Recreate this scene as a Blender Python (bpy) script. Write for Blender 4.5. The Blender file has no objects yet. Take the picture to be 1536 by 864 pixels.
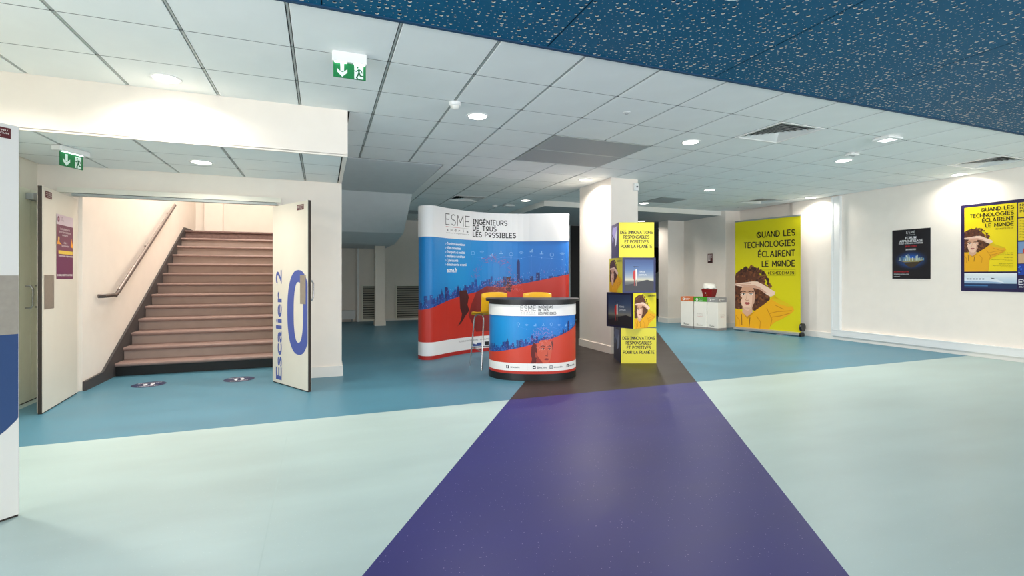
import bpy, bmesh, math, random
from mathutils import Vector, Matrix
from mathutils.geometry import tessellate_polygon

random.seed(7)
SC = bpy.context.scene
COL = SC.collection
PI = math.pi

# ------------------------------------------------------------------ camera, world, exposure
CAM_H = 1.27
YAW = 21.004
cd = bpy.data.cameras.new('camera')
cd.sensor_width = 36.0
cd.lens = 36.0 * 741.0 / 1536.0
cd.shift_y = -18.0 / 1536.0
cd.clip_start = 0.05
cam = bpy.data.objects.new('camera', cd)
cam.location = (0, 0, CAM_H)
cam.rotation_euler = (math.radians(90), 0, math.radians(-YAW))
COL.objects.link(cam)
SC.camera = cam
SC.view_settings.view_transform = 'Standard'
SC.view_settings.look = 'None'
SC.view_settings.exposure = 0.38
SC.view_settings.gamma = 1.0
SC.view_settings.use_curve_mapping = False
wd = bpy.data.worlds.new('world')
SC.world = wd
wd.use_nodes = True
wd.node_tree.nodes['Background'].inputs[0].default_value = (0.75, 0.85, 1.0, 1)
wd.node_tree.nodes['Background'].inputs[1].default_value = 0.6
LAMP_W = 24.0          # one downlight
HALL_W = 5.0           # one downlight of the blue ceiling
fill_front = bpy.data.lights.new('fill_light_front', 'AREA')      # soft fill light added behind the viewpoint to brighten ceiling and walls
fill_front.shape = 'RECTANGLE'; fill_front.size = 8.8; fill_front.size_y = 2.5; fill_front.energy = 360.0; fill_front.color = (0.97, 0.98, 1.0)
fill_front_obj = bpy.data.objects.new('fill_light_front', fill_front)
fill_front_obj.location = (4.9, -5.75, 1.42); fill_front_obj.rotation_euler = (math.radians(90), 0, 0)
COL.objects.link(fill_front_obj)
side = bpy.data.lights.new('fill_light_side', 'AREA')  # second fill light, added out of view at the left to lift the ceiling
side.shape = 'RECTANGLE'; side.size = 7.0; side.size_y = 2.5; side.energy = 430.0; side.color = (0.98, 0.98, 1.0)
sideo = bpy.data.objects.new('fill_light_side', side)
sideo.location = (-6.15, -1.2, 1.42); sideo.rotation_euler = (math.radians(90), 0, math.radians(-90))
COL.objects.link(sideo)
LAMP_COL = (1.0, 0.93, 0.84)

# ------------------------------------------------------------------ colour and materials
def lin1(c):
    c = c / 255.0
    return c / 12.92 if c <= 0.04045 else ((c + 0.055) / 1.055) ** 2.4
def lin(c):
    return (lin1(c[0]), lin1(c[1]), lin1(c[2]))

MATS = {}
def mat(name, rgb, rough=0.5, metal=0.0, var=0.03, scale=6.0, bump=0.0, bscale=60.0, spec=0.5):
    m = bpy.data.materials.new(name)
    m.use_nodes = True
    nt = m.node_tree
    b = nt.nodes['Principled BSDF']
    c = lin(rgb)
    b.inputs['Roughness'].default_value = rough
    b.inputs['Metallic'].default_value = metal
    b.inputs['Specular IOR Level'].default_value = spec
    tc = nt.nodes.new('ShaderNodeTexCoord')
    n = nt.nodes.new('ShaderNodeTexNoise')
    n.inputs['Scale'].default_value = scale
    n.inputs['Detail'].default_value = 4
    nt.links.new(tc.outputs['Object'], n.inputs['Vector'])
    r = nt.nodes.new('ShaderNodeValToRGB')
    r.color_ramp.elements[0].position = 0.3
    r.color_ramp.elements[1].position = 0.7
    r.color_ramp.elements[0].color = tuple(x * (1 - var) for x in c) + (1,)
    r.color_ramp.elements[1].color = tuple(min(1, x * (1 + var)) for x in c) + (1,)
    nt.links.new(n.outputs['Fac'], r.inputs['Fac'])
    nt.links.new(r.outputs['Color'], b.inputs['Base Color'])
    if bump > 0:
        n2 = nt.nodes.new('ShaderNodeTexNoise')
        n2.inputs['Scale'].default_value = bscale
        nt.links.new(tc.outputs['Object'], n2.inputs['Vector'])
        bp = nt.nodes.new('ShaderNodeBump')
        bp.inputs['Strength'].default_value = bump
        bp.inputs['Distance'].default_value = 0.005
        nt.links.new(n2.outputs['Fac'], bp.inputs['Height'])
        nt.links.new(bp.outputs['Normal'], b.inputs['Normal'])
    MATS[name] = m
    return m

def floor_mat(name, rgb, fleck, fleck_amt, rough=0.38, mottle=0.07):
    m = bpy.data.materials.new(name)
    m.use_nodes = True
    nt = m.node_tree
    b = nt.nodes['Principled BSDF']
    b.inputs['Specular IOR Level'].default_value = 0.28
    tc = nt.nodes.new('ShaderNodeTexCoord')
    mp = nt.nodes.new('ShaderNodeMapping')
    mp.inputs['Scale'].default_value = (0.5, 1.6, 1)
    nt.links.new(tc.outputs['Object'], mp.inputs['Vector'])
    n = nt.nodes.new('ShaderNodeTexNoise')
    n.inputs['Scale'].default_value = 1.6
    n.inputs['Detail'].default_value = 5
    nt.links.new(mp.outputs['Vector'], n.inputs['Vector'])
    r = nt.nodes.new('ShaderNodeValToRGB')
    c = lin(rgb)
    r.color_ramp.elements[0].position = 0.3
    r.color_ramp.elements[1].position = 0.7
    r.color_ramp.elements[0].color = tuple(x * (1 - mottle) for x in c) + (1,)
    r.color_ramp.elements[1].color = tuple(min(1, x * (1 + mottle)) for x in c) + (1,)
    nt.links.new(n.outputs['Fac'], r.inputs['Fac'])
    v = nt.nodes.new('ShaderNodeTexVoronoi')
    v.inputs['Scale'].default_value = 42.0
    nt.links.new(tc.outputs['Object'], v.inputs['Vector'])
    lt = nt.nodes.new('ShaderNodeMath'); lt.operation = 'LESS_THAN'
    lt.inputs[1].default_value = 0.085
    nt.links.new(v.outputs['Distance'], lt.inputs[0])
    mu = nt.nodes.new('ShaderNodeMath'); mu.operation = 'MULTIPLY'
    mu.inputs[1].default_value = fleck_amt
    nt.links.new(lt.outputs[0], mu.inputs[0])
    mx = nt.nodes.new('ShaderNodeMixRGB')
    mx.inputs['Color2'].default_value = lin(fleck) + (1,)
    nt.links.new(mu.outputs[0], mx.inputs['Fac'])
    nt.links.new(r.outputs['Color'], mx.inputs['Color1'])
    nt.links.new(mx.outputs['Color'], b.inputs['Base Color'])
    rr = nt.nodes.new('ShaderNodeMapRange')
    rr.inputs['To Min'].default_value = rough - 0.06
    rr.inputs['To Max'].default_value = rough + 0.08
    nt.links.new(n.outputs['Fac'], rr.inputs['Value'])
    nt.links.new(rr.outputs['Result'], b.inputs['Roughness'])
    return m

def emit(name, rgb, s):
    m = bpy.data.materials.new(name)
    m.use_nodes = True
    b = m.node_tree.nodes['Principled BSDF']
    b.inputs['Base Color'].default_value = lin(rgb) + (1,)
    b.inputs['Emission Color'].default_value = lin(rgb) + (1,)
    b.inputs['Emission Strength'].default_value = s
    return m

def print_mat(name, rough):
    m = bpy.data.materials.new(name)
    m.use_nodes = True
    nt = m.node_tree
    a = nt.nodes.new('ShaderNodeVertexColor')
    a.layer_name = 'Col'
    b = nt.nodes['Principled BSDF']
    b.inputs['Roughness'].default_value = rough
    nt.links.new(a.outputs['Color'], b.inputs['Base Color'])
    return m

WHITE = mat('white_wall_paint', (243, 234, 223), 0.6, bump=0.05, var=0.015)
WHITE2 = mat('white_gloss_paint', (236, 233, 226), 0.4, var=0.01)
CREAM = mat('cream_wall_paint', (236, 232, 218), 0.6, var=0.02)
SOFT = mat('light_grey_soffit_paint', (224, 229, 231), 0.65, var=0.02)
GREY = mat('grey_paint', (158, 166, 168), 0.65, var=0.03)
TILE = mat('mineral_ceiling_tile', (242, 245, 243), 0.8, var=0.02, scale=3, bump=0.08, bscale=200)
RUNNER = mat('ceiling_runner_grey', (176, 181, 178), 0.5, var=0.02)
GAP_SHADE = mat('gap_shade_grey', (96, 100, 98), 0.6)  # dark grey that stands for shade in the tile gaps
VOID = mat('ceiling_void_dark', (40, 42, 42), 0.9)
BLUE = mat('blue_panel_paint', (4, 90, 126), 0.6, var=0.04, scale=2, spec=0.25)
TRIMB = mat('dark_blue_edge', (6, 62, 96), 0.6)
FELT = mat('dark_blue_felt', (6, 40, 66), 0.9)
GYPS = mat('gypsum_core', (205, 202, 194), 0.8)
BLACK = mat('black_plastic', (18, 17, 17), 0.4)
BLACKM = mat('matte_black', (7, 7, 7), 0.7)
DARKW = mat('dark_door_edge', (48, 38, 30), 0.6, var=0.15, scale=20)
DOORW = mat('cream_door_laminate', (226, 219, 204), 0.4, var=0.015)
DOORG = mat('pale_green_door_laminate', (240, 242, 222), 0.45, var=0.02)
STEEL = mat('brushed_steel', (168, 160, 148), 0.4, 0.6, var=0.06, scale=30)
CHROME = mat('chrome_tube', (190, 190, 190), 0.22, 0.9)
ALU = mat('aluminium', (180, 185, 190), 0.35, 0.7)
PLASTIC = mat('white_plastic', (235, 236, 234), 0.35, var=0.01)
YELLOWP = mat('yellow_plastic_seat', (232, 176, 18), 0.35, var=0.02)
TREAD = mat('brown_rubber_tread', (146, 122, 114), 0.5, var=0.05, scale=9)
RISER = mat('tan_rubber_riser', (156, 138, 128), 0.6, var=0.05, scale=7)
KERB = mat('dark_brown_wood_kerb', (112, 88, 82), 0.6, var=0.2, scale=25)
STRINGM = mat('charcoal_stair_skirting', (70, 66, 66), 0.6, var=0.12, scale=90)
RAILM = mat('dark_bronze_rail', (88, 78, 74), 0.35, 0.3)
RAILT = mat('grey_rail_top', (150, 138, 132), 0.35, 0.3)
RED = mat('red_plastic', (200, 45, 35), 0.4)
DKRED = mat('dark_red_card', (130, 14, 18), 0.5)
GREYMESH = mat('grey_air_mesh', (170, 173, 174), 0.7, var=0.08, scale=300)
LOUV = mat('beige_grey_slat', (160, 156, 144), 0.5)
CARTON = mat('white_carton', (236, 232, 222), 0.6, var=0.015)
ORANGE = mat('orange_band', (206, 112, 62), 0.55)
GREEN = mat('green_band', (66, 152, 36), 0.55)
GBAND = mat('grey_band', (150, 150, 148), 0.55)
GBASE = mat('grey_carton_base', (140, 138, 136), 0.6)
PAPER = mat('crumpled_white_paper', (240, 238, 230), 0.7, bump=0.4, bscale=25)
DISC = emit('downlight_diffuser', (255, 250, 238), 9.0)
LEDW = emit('white_led', (240, 255, 250), 3.0)
EMLED = emit('soft_led', (240, 248, 250), 1.2)
F_PALE = floor_mat('pale_aqua_vinyl', (174, 194, 191), (225, 236, 232), 0.25)
F_TEAL = floor_mat('teal_vinyl', (80, 130, 150), (136, 180, 192), 0.2)
F_PURP = floor_mat('purple_vinyl', (47, 46, 110), (180, 170, 200), 0.55, rough=0.42)
F_BRWN = floor_mat('dark_brown_vinyl', (46, 38, 34), (94, 86, 82), 0.3, rough=0.42)
PRINT = print_mat('printed_film', 0.42)
PRINTM = print_mat('printed_matte_paper', 0.55)

# ------------------------------------------------------------------ mesh builder and object helpers
class MB:
    def __init__(s):
        s.v = []; s.f = []; s.m = []
    def add(s, vs, fs, mi=0):
        o = len(s.v)
        s.v += [tuple(p) for p in vs]
        for f in fs:
            s.f.append(tuple(o + i for i in f)); s.m.append(mi)
        return s
    def box(s, x0, x1, y0, y1, z0, z1, mi=0):
        v = [(x, y, z) for z in (z0, z1) for y in (y0, y1) for x in (x0, x1)]
        return s.add(v, [(0, 2, 3, 1), (4, 5, 7, 6), (0, 1, 5, 4), (2, 6, 7, 3), (0, 4, 6, 2), (1, 3, 7, 5)], mi)
    def bevbox(s, x0, x1, y0, y1, z0, z1, b, mi=0):
        # box with chamfered vertical edges and top edge
        def ring(i, z):
            a, c, d, e = x0 + i, x1 - i, y0 + i, y1 - i
            q = b
            return [(a + q, d, z), (c - q, d, z), (c, d + q, z), (c, e - q, z), (c - q, e, z), (a + q, e, z), (a, e - q, z), (a, d + q, z)]
        rings = [ring(0, z0), ring(0, z1 - b), ring(b, z1)]
        v = [p for r in rings for p in r]
        f = [tuple(range(7, -1, -1)), tuple(range(16, 24))]
        for k in range(2):
            for i in range(8):
                j = (i + 1) % 8
                f.append((k * 8 + i, k * 8 + j, k * 8 + 8 + j, k * 8 + 8 + i))
        return s.add(v, f, mi)
    def prism(s, pts, axis, a, b, mi=0):
        # extrude 2D polygon: axis 'z' pts=(x,y); 'x' pts=(y,z); 'y' pts=(x,z)
        def P(p, t):
            return {'z': (p[0], p[1], t), 'x': (t, p[0], p[1]), 'y': (p[0], t, p[1])}[axis]
        n = len(pts)
        v = [P(p, a) for p in pts] + [P(p, b) for p in pts]
        f = [tuple(range(n - 1, -1, -1)), tuple(range(n, 2 * n))]
        for i in range(n):
            j = (i + 1) % n
            f.append((i, j, n + j, n + i))
        return s.add(v, f, mi)
    def tube(s, pts, r, n=10, mi=0, rs=None):
        pts = [Vector(p) for p in pts]
        rings = []
        up = None
        for i, p in enumerate(pts):
            d = (pts[min(i + 1, len(pts) - 1)] - pts[max(i - 1, 0)]).normalized()
            if up is None:
                up = Vector((0, 0, 1)) if abs(d.z) < 0.9 else Vector((1, 0, 0))
            a = d.cross(up).normalized(); up = a.cross(d).normalized()
            rr = rs[i] if rs else r
            rings.append([p + (a * math.cos(t) + up * math.sin(t)) * rr for t in [2 * PI * k / n for k in range(n)]])
        v = [q for R in rings for q in R]
        f = [tuple(range(n - 1, -1, -1)), tuple(range((len(pts) - 1) * n, len(pts) * n))]
        for k in range(len(pts) - 1):
            for i in range(n):
                j = (i + 1) % n
                f.append((k * n + i, k * n + j, (k + 1) * n + j, (k + 1) * n + i))
        return s.add(v, f, mi)
    def lathe(s, prof, n=24, c=(0, 0, 0), mi=0, close=True):
        v = []
        for r, z in prof:
            for k in range(n):
                t = 2 * PI * k / n
                v.append((c[0] + r * math.cos(t), c[1] + r * math.sin(t), c[2] + z))
        f = []
        for k in range(len(prof) - 1):
            for i in range(n):
                j = (i + 1) % n
                f.append((k * n + i, k * n + j, (k + 1) * n + j, (k + 1) * n + i))
        if close:
            f.append(tuple(range(n - 1, -1, -1)))
            f.append(tuple(range((len(prof) - 1) * n, len(prof) * n)))
        return s.add(v, f, mi)
    def mesh(s, name, mats, smooth=False):
        me = bpy.data.meshes.new(name)
        me.from_pydata(s.v, [], s.f)
        for m in (mats if isinstance(mats, (list, tuple)) else [mats]):
            me.materials.append(m)
        if any(s.m):
            me.polygons.foreach_set('material_index', s.m)
        me.update()
        bm = bmesh.new(); bm.from_mesh(me)
        bmesh.ops.recalc_face_normals(bm, faces=bm.faces)
        bm.to_mesh(me); bm.free()
        if smooth:
            me.polygons.foreach_set('use_smooth', [True] * len(me.polygons))
            me.set_sharp_from_angle(angle=math.radians(40))
        return me
    def build(s, name, mats, parent=None, loc=(0, 0, 0), rz=0.0, smooth=False):
        o = bpy.data.objects.new(name, s.mesh(name, mats, smooth))
        COL.objects.link(o)
        o.location = loc; o.rotation_euler = (0, 0, rz)
        if parent: o.parent = parent
        return o

def put(name, me, parent=None, loc=(0, 0, 0), rz=0.0):
    o = bpy.data.objects.new(name, me); COL.objects.link(o)
    o.location = loc; o.rotation_euler = (0, 0, rz)
    if parent: o.parent = parent
    return o
def tag(o, label=None, cat=None, group=None, kind=None):
    if label: o['label'] = label
    if cat: o['category'] = cat
    if group: o['group'] = group
    if kind: o['kind'] = kind
    return o
def thing(name, label, cat, loc=(0, 0, 0), rz=0.0, group=None):
    o = bpy.data.objects.new(name, None); COL.objects.link(o)
    o.empty_display_size = 0.1
    o.location = loc; o.rotation_euler = (0, 0, rz)
    return tag(o, label, cat, group)
def struct(name, mb, mats, label=None):
    return tag(mb.build(name, mats), label, None, None, 'structure')
def cw(r, d):                                   # metres right / ahead of the viewpoint -> room axes
    s, c = math.sin(math.radians(YAW)), math.cos(math.radians(YAW))
    return (d * s + r * c, d * c - r * s)

# ------------------------------------------------------------------ flat printing: coloured film on a surface
FONT_CACHE = {}
def font_tris(txt, bold):
    k = (txt, bold)
    if k in FONT_CACHE: return FONT_CACHE[k]
    cu = bpy.data.curves.new('t', 'FONT')
    cu.body = txt; cu.size = 1.0; cu.resolution_u = 3
    cu.offset = 0.018 if bold else 0.0
    ob = bpy.data.objects.new('t', cu)
    COL.objects.link(ob)
    me = ob.to_mesh()
    me.calc_loop_triangles()
    vs = [(v.co.x, v.co.y) for v in me.vertices]
    tr = [[vs[i] for i in t.vertices] for t in me.loop_triangles]
    ob.to_mesh_clear()
    bpy.data.objects.remove(ob); bpy.data.curves.remove(cu)
    if not tr: tr = [[(0, 0), (0, 0), (0, 0)]]
    x0 = min(p[0] for t in tr for p in t); x1 = max(p[0] for t in tr for p in t)
    FONT_CACHE[k] = (tr, x0, x1)
    return FONT_CACHE[k]

def arc(cx, cy, rx, ry, a0, a1, n=10):
    return [(cx + rx * math.cos(math.radians(a0 + (a1 - a0) * i / n)), cy + ry * math.sin(math.radians(a0 + (a1 - a0) * i / n))) for i in range(n + 1)]
G = {   # geometric stroke capitals: width, polylines
 'A': (.72, [[(0, 0), (.36, 1), (.72, 0)], [(.14, .33), (.58, .33)]]),
 'B': (.58, [[(0, 0), (0, 1)] , [(0, 1)] + arc(.28, .76, .24, .24, 90, -90) + [(0, .52)], [(0, .52)] + arc(.3, .26, .28, .26, 90, -90) + [(0, 0)]]),
 'C': (.68, [arc(.42, .5, .42, .5, 50, 310, 14)]),
 'D': (.68, [[(0, 0), (0, 1)] + arc(.24, .5, .44, .5, 90, -90, 12) + [(0, 0)]]),
 'E': (.52, [[(.52, 1), (0, 1), (0, 0), (.52, 0)], [(0, .5), (.44, .5)]]),
 'F': (.5, [[(.5, 1), (0, 1), (0, 0)], [(0, .5), (.42, .5)]]),
 'G': (.74, [arc(.42, .5, .42, .5, 50, 345, 14) + [(.82, .46), (.5, .46)]]),
 'H': (.64, [[(0, 0), (0, 1)], [(.64, 0), (.64, 1)], [(0, .5), (.64, .5)]]),
 'I': (.32, [[(.16, 0), (.16, 1)], [(0, 1), (.32, 1)], [(0, 0), (.32, 0)]]),
 'L': (.48, [[(0, 1), (0, 0), (.48, 0)]]),
 'M': (.78, [[(0, 0), (.04, 1), (.39, .3), (.74, 1), (.78, 0)]]),
 'N': (.66, [[(0, 0), (0, 1), (.66, 0), (.66, 1)]]),
 'O': (.84, [arc(.42, .5, .42, .5, 0, 360, 18)]),
 'P': (.56, [[(0, 0), (0, 1)] + arc(.28, .73, .28, .27, 90, -90) + [(0, .46)]]),
 'Q': (.84, [arc(.42, .5, .42, .5, 0, 360, 18), [(.2, .82), (.78, .04)]]),
 'R': (.58, [[(0, 0), (0, 1)] + arc(.28, .73, .28, .27, 90, -90) + [(0, .46)], [(.26, .46), (.58, 0)]]),
 'S': (.54, [arc(.27, .745, .26, .255, 35, 250, 9) + arc(.27, .25, .27, .25, 80, -145, 10)]),
 'T': (.6, [[(0, 1), (.6, 1)], [(.3, 1), (.3, 0)]]),
 'U': (.62, [[(0, 1), (0, .32)] + arc(.31, .31, .31, .31, 180, 360) + [(.62, 1)]]),
 'V': (.7, [[(0, 1), (.35, 0), (.7, 1)]]),
 'X': (.6, [[(0, 0), (.6, 1)], [(0, 1), (.6, 0)]]),
 'Y': (.66, [[(0, 1), (.33, .48), (.66, 1)], [(.33, .48), (.33, 0)]]),
 '#': (.6, [[(.2, 0), (.28, 1)], [(.38, 0), (.46, 1)], [(.02, .32), (.56, .32)], [(.06, .68), (.6, .68)]]),
 'o': (.6, [arc(.3, .62, .28, .33, 0, 360, 14), [(.04, .1), (.56, .1)]]),     # raised small o over a bar
 ' ': (.32, []),
}
G['É'] = (.52, G['E'][1] + [[(.18, 1.14), (.36, 1.3)]])
G['È'] = (.52, G['E'][1] + [[(.34, 1.14), (.16, 1.3)]])

class Print:
    def __init__(s, w, h, bg=None):
        s.w = w; s.h = h; s.t = []; s.L = 0; s.k = 0
        if bg: s.rect(0, 0, w, h, bg)
    def tri(s, pts, c):
        s.t.append((pts, c, s.L, s.k))
    def poly(s, pts, c):
        s.k += 1
        for a, b, d in tessellate_polygon([[Vector((p[0], p[1], 0)) for p in pts]]):
            s.tri([pts[a], pts[b], pts[d]], c)
    def rect(s, x0, y0, x1, y1, c):
        s.k += 1
        s.tri([(x0, y0), (x1, y0), (x1, y1)], c); s.tri([(x0, y0), (x1, y1), (x0, y1)], c)
    def ell(s, cx, cy, rx, ry, c, n=14, rot=0.0):
        s.k += 1
        cr, sr = math.cos(rot), math.sin(rot)
        P = []
        for i in range(n):
            a = 2 * PI * i / n
            x, y = rx * math.cos(a), ry * math.sin(a)
            P.append((cx + x * cr - y * sr, cy + x * sr + y * cr))
        for i in range(1, n - 1):
            s.tri([P[0], P[i], P[i + 1]], c)
    def line(s, pts, w, c, caps=True):
        s.k += 1
        for (a, b) in zip(pts[:-1], pts[1:]):
            dx, dy = b[0] - a[0], b[1] - a[1]
            l = math.hypot(dx, dy)
            if l < 1e-9: continue
            nx, ny = -dy / l * w / 2, dx / l * w / 2
            e = w * 0.22 if caps else 0
            ex, ey = dx / l * e, dy / l * e
            q = [(a[0] - ex + nx, a[1] - ey + ny), (a[0] - ex - nx, a[1] - ey - ny), (b[0] + ex - nx, b[1] + ey - ny), (b[0] + ex + nx, b[1] + ey + ny)]
            s.tri(q[:3], c); s.tri([q[0], q[2], q[3]], c)
    def caps(s, txt, x, y, size, c, wt=0.15, align='l', sp=0.2, xs=1.0):
        wid = sum(G[ch][0] * xs + sp for ch in txt) - sp
        if align == 'r': x -= wid * size
        if align == 'c': x -= wid * size / 2
        for ch in txt:
            gw, pl = G[ch]
            for p in pl:
                s.line([(x + q[0] * xs * size, y + q[1] * size) for q in p], wt * size, c)
            x += (gw * xs + sp) * size
        return wid * size
    def text(s, txt, x, y, size, c, align='l', bold=False, xs=1.0, rot=0.0, fit=None):
        tr, x0, x1 = font_tris(txt, bold)
        if fit: xs = fit / ((x1 - x0) * size)
        wd = (x1 - x0) * size * xs
        off = {'l': 0, 'r': -wd, 'c': -wd / 2}[align]
        s.k += 1
        cr, sr = math.cos(rot), math.sin(rot)
        for t in tr:
            P = []
            for p in t:
                a, b = off + (p[0] - x0) * size * xs, p[1] * size
                P.append((x + a * cr - b * sr, y + a * sr + b * cr))
            s.tri(P, c)
    def build(s, name, parent, fn, m=PRINT, strips=None, box=None, loc=(0, 0, 0), rz=0.0):
        x0, y0, x1, y1 = box or (0, 0, s.w, s.h)
        cuts = strips or [x0, x1]
        vs, fs, cols = [], [], []
        def clip(P, ax, val, keep_gt):
            out = []
            for i in range(len(P)):
                a, b = P[i], P[(i + 1) % len(P)]
                ia = (a[ax] >= val - 1e-9) if keep_gt else (a[ax] <= val + 1e-9)
                ib = (b[ax] >= val - 1e-9) if keep_gt else (b[ax] <= val + 1e-9)
                if ia: out.append(a)
                if ia != ib:
                    t = (val - a[ax]) / (b[ax] - a[ax])
                    out.append((a[0] + (b[0] - a[0]) * t, a[1] + (b[1] - a[1]) * t))
            return out
        for P, c, L, k in s.t:
            ar = (P[1][0] - P[0][0]) * (P[2][1] - P[0][1]) - (P[2][0] - P[0][0]) * (P[1][1] - P[0][1])
            if abs(ar) < 1e-12: continue
            if ar < 0: P = [P[0], P[2], P[1]]
            for ax, val, g in ((0, x0, 1), (0, x1, 0), (1, y0, 1), (1, y1, 0)):
                if P: P = clip(P, ax, val, g)
            if not P: continue
            mn, mxx = min(p[0] for p in P), max(p[0] for p in P)
            for a, b in zip(cuts[:-1], cuts[1:]):
                if b <= mn or a >= mxx: continue
                Q = P
                if mn < a: Q = clip(Q, 0, a, 1)
                if Q and mxx > b: Q = clip(Q, 0, b, 0)
                if len(Q) < 3: continue
                o = len(vs)
                off = 0.0008 + L * 0.0006 + k * 1.2e-6
                for q in Q:
                    vs.append(fn(q[0], q[1], off))
                    cols.append(lin(c(q[0], q[1]) if callable(c) else c) + (1.0,))
                fs.append(tuple(range(o, o + len(Q))))
        me = bpy.data.meshes.new(name)
        me.from_pydata(vs, [], fs)
        at = me.color_attributes.new('Col', 'FLOAT_COLOR', 'POINT')
        at.data.foreach_set('color', [x for c in cols for x in c])
        me.materials.append(m)
        me.update()
        return put(name, me, parent, loc, rz)

def flat(u, v, o): return (u, -o, v)             # local x right, z up, facing -y

# ------------------------------------------------------------------ the printed portrait used on banner, boxes and poster
def portrait(p, X, Y, S, hoodie_long=0.0, curls=150, seed=3):
    """curly-haired person in a yellow hoodie shading the eyes; X,Y = lower left, S = scale of one unit"""
    rnd = random.Random(seed)
    def T(x, y): return (X + (x - 103) / 385.0 * S, Y + (765 - y) / 385.0 * S)
    def poly(pts, c): p.poly([T(*q) for q in pts], c)
    def el(x, y, rx, ry, c, n=12, rot=0.0): p.ell(*T(x, y), rx / 385.0 * S, ry / 385.0 * S, c, n, -rot)
    def ln(pts, w, c): p.line([T(*q) for q in pts], w / 385.0 * S, c)
    hair, hair2, hair3 = (92, 52, 34), (126, 76, 46), (62, 34, 26)
    p.L += 1
    blob = [(100, 470), (108, 440), (130, 424), (160, 412), (195, 410), (228, 424), (258, 446), (276, 472), (290, 505), (306, 530), (318, 560), (318, 590), (300, 612), (284, 625), (262, 650), (238, 662), (215, 655), (150, 650), (122, 655), (100, 650)]
    poly(blob, hair)
    for i in range(curls):
        a = rnd.random() * 2 * PI; q = rnd.random() ** 0.5
        x = 205 + math.cos(a) * q * 112; y = 535 + math.sin(a) * q * 125
        if x < 100: continue
        el(x, y, 5 + rnd.random() * 7, 3 + rnd.random() * 4, rnd.choice([hair, hair2, hair3, (110, 66, 40)]), 8, rnd.random() * 3)
    for i in range(curls // 3):
        t = -0.55 + rnd.random() * (PI + 1.1)
        x = 205 + math.cos(t) * (108 + rnd.gauss(0, 6)); y = 530 - math.sin(t) * (118 + rnd.gauss(0, 6))
        if x > 100: el(x, y, 6 + rnd.random() * 8, 5 + rnd.random() * 5, rnd.choice([hair, hair2, hair3]), 9, rnd.random() * 3)
    p.L += 1
    b = 765 + hoodie_long
    poly([(98, 662), (128, 655), (150, 668), (178, 690), (212, 672), (240, 650), (285, 618), (318, 590), (345, 566), (378, 588), (420, 606), (446, 622), (454, 642), (436, 662), (390, 692), (345, 716), (322, 738), (312, b), (98, b)], (236, 172, 22))
    poly([(330, 590), (345, 566), (378, 588), (420, 606), (446, 622), (420, 625), (372, 612)], (222, 190, 20))
    for q in ([(318, 668), (360, 655), (440, 645)], [(322, 690), (372, 680), (430, 660)], [(300, 640), (330, 700), (322, 738)], [(240, 690), (262, 720), (258, 764)], [(108, 690), (130, 720), (128, 764)], [(350, 620), (395, 640)]):
        ln(q, 4.5, (205, 136, 14))
    poly([(150, 668), (178, 706), (186, 706), (228, 664), (212, 672), (178, 690)], (205, 140, 16))
    ln([(144, 684), (147, 748)], 4, (92, 40, 22)); ln([(198, 700), (193, 752)], 4, (92, 40, 22))
    p.L += 1
    poly([(150, 640), (212, 635), (214, 668), (180, 696), (150, 672)], (214, 168, 140))
    poly([(136, 545), (150, 522), (210, 520), (228, 545), (230, 580), (224, 615), (208, 645), (186, 660), (166, 655), (146, 630), (136, 595)], (236, 196, 170))
    poly([(136, 545), (150, 520), (212, 518), (228, 545), (228, 556), (136, 556)], (214, 162, 132))
    poly([(214, 545), (230, 545), (230, 585), (222, 618), (206, 646), (212, 600)], (216, 166, 140))
    p.L += 1
    ln([(140, 550), (155, 545), (170, 549)], 5, (80, 44, 30)); ln([(190, 549), (206, 544), (222, 549)], 5, (80, 44, 30))
    el(157, 563, 10, 4.5, (250, 240, 232)); el(206, 561, 10, 4.5, (250, 240, 232))
    el(158, 563, 4.6, 4.8, (62, 46, 40)); el(205, 561, 4.6, 4.8, (62, 46, 40))
    ln([(146, 560), (157, 556), (169, 561)], 3, (60, 34, 26)); ln([(194, 560), (206, 554), (218, 560)], 3, (60, 34, 26))
    ln([(180, 560), (175, 590), (170, 597)], 3, (212, 160, 132)); ln([(170, 597), (180, 601), (190, 597)], 3.5, (196, 134, 112))
    poly([(163, 616), (173, 609), (181, 612), (189, 609), (199, 615), (190, 624), (174, 625)], (176, 86, 84))
    ln([(163, 616), (181, 617), (199, 615)], 2.2, (120, 46, 50))
    for i in range(26):
        x = rnd.choice([rnd.uniform(126, 142), rnd.uniform(224, 244)])
        el(x, rnd.uniform(540, 650), 4 + rnd.random() * 5, 4 + rnd.random() * 4, rnd.choice([hair, hair3, hair2]), 8)
    p.L += 1
    poly([(100, 503), (128, 498), (175, 493), (215, 487), (245, 488), (270, 500), (310, 522), (350, 546), (345, 562), (322, 574), (290, 556), (262, 536), (235, 528), (200, 524), (165, 521), (120, 516), (100, 511)], (240, 206, 184))
    poly([(128, 510), (175, 508), (225, 508), (262, 522), (300, 550), (290, 556), (262, 536), (235, 528), (200, 524), (165, 521)], (214, 166, 142))
    ln([(104, 507), (150, 505), (205, 500)], 2.2, (200, 150, 128))

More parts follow.
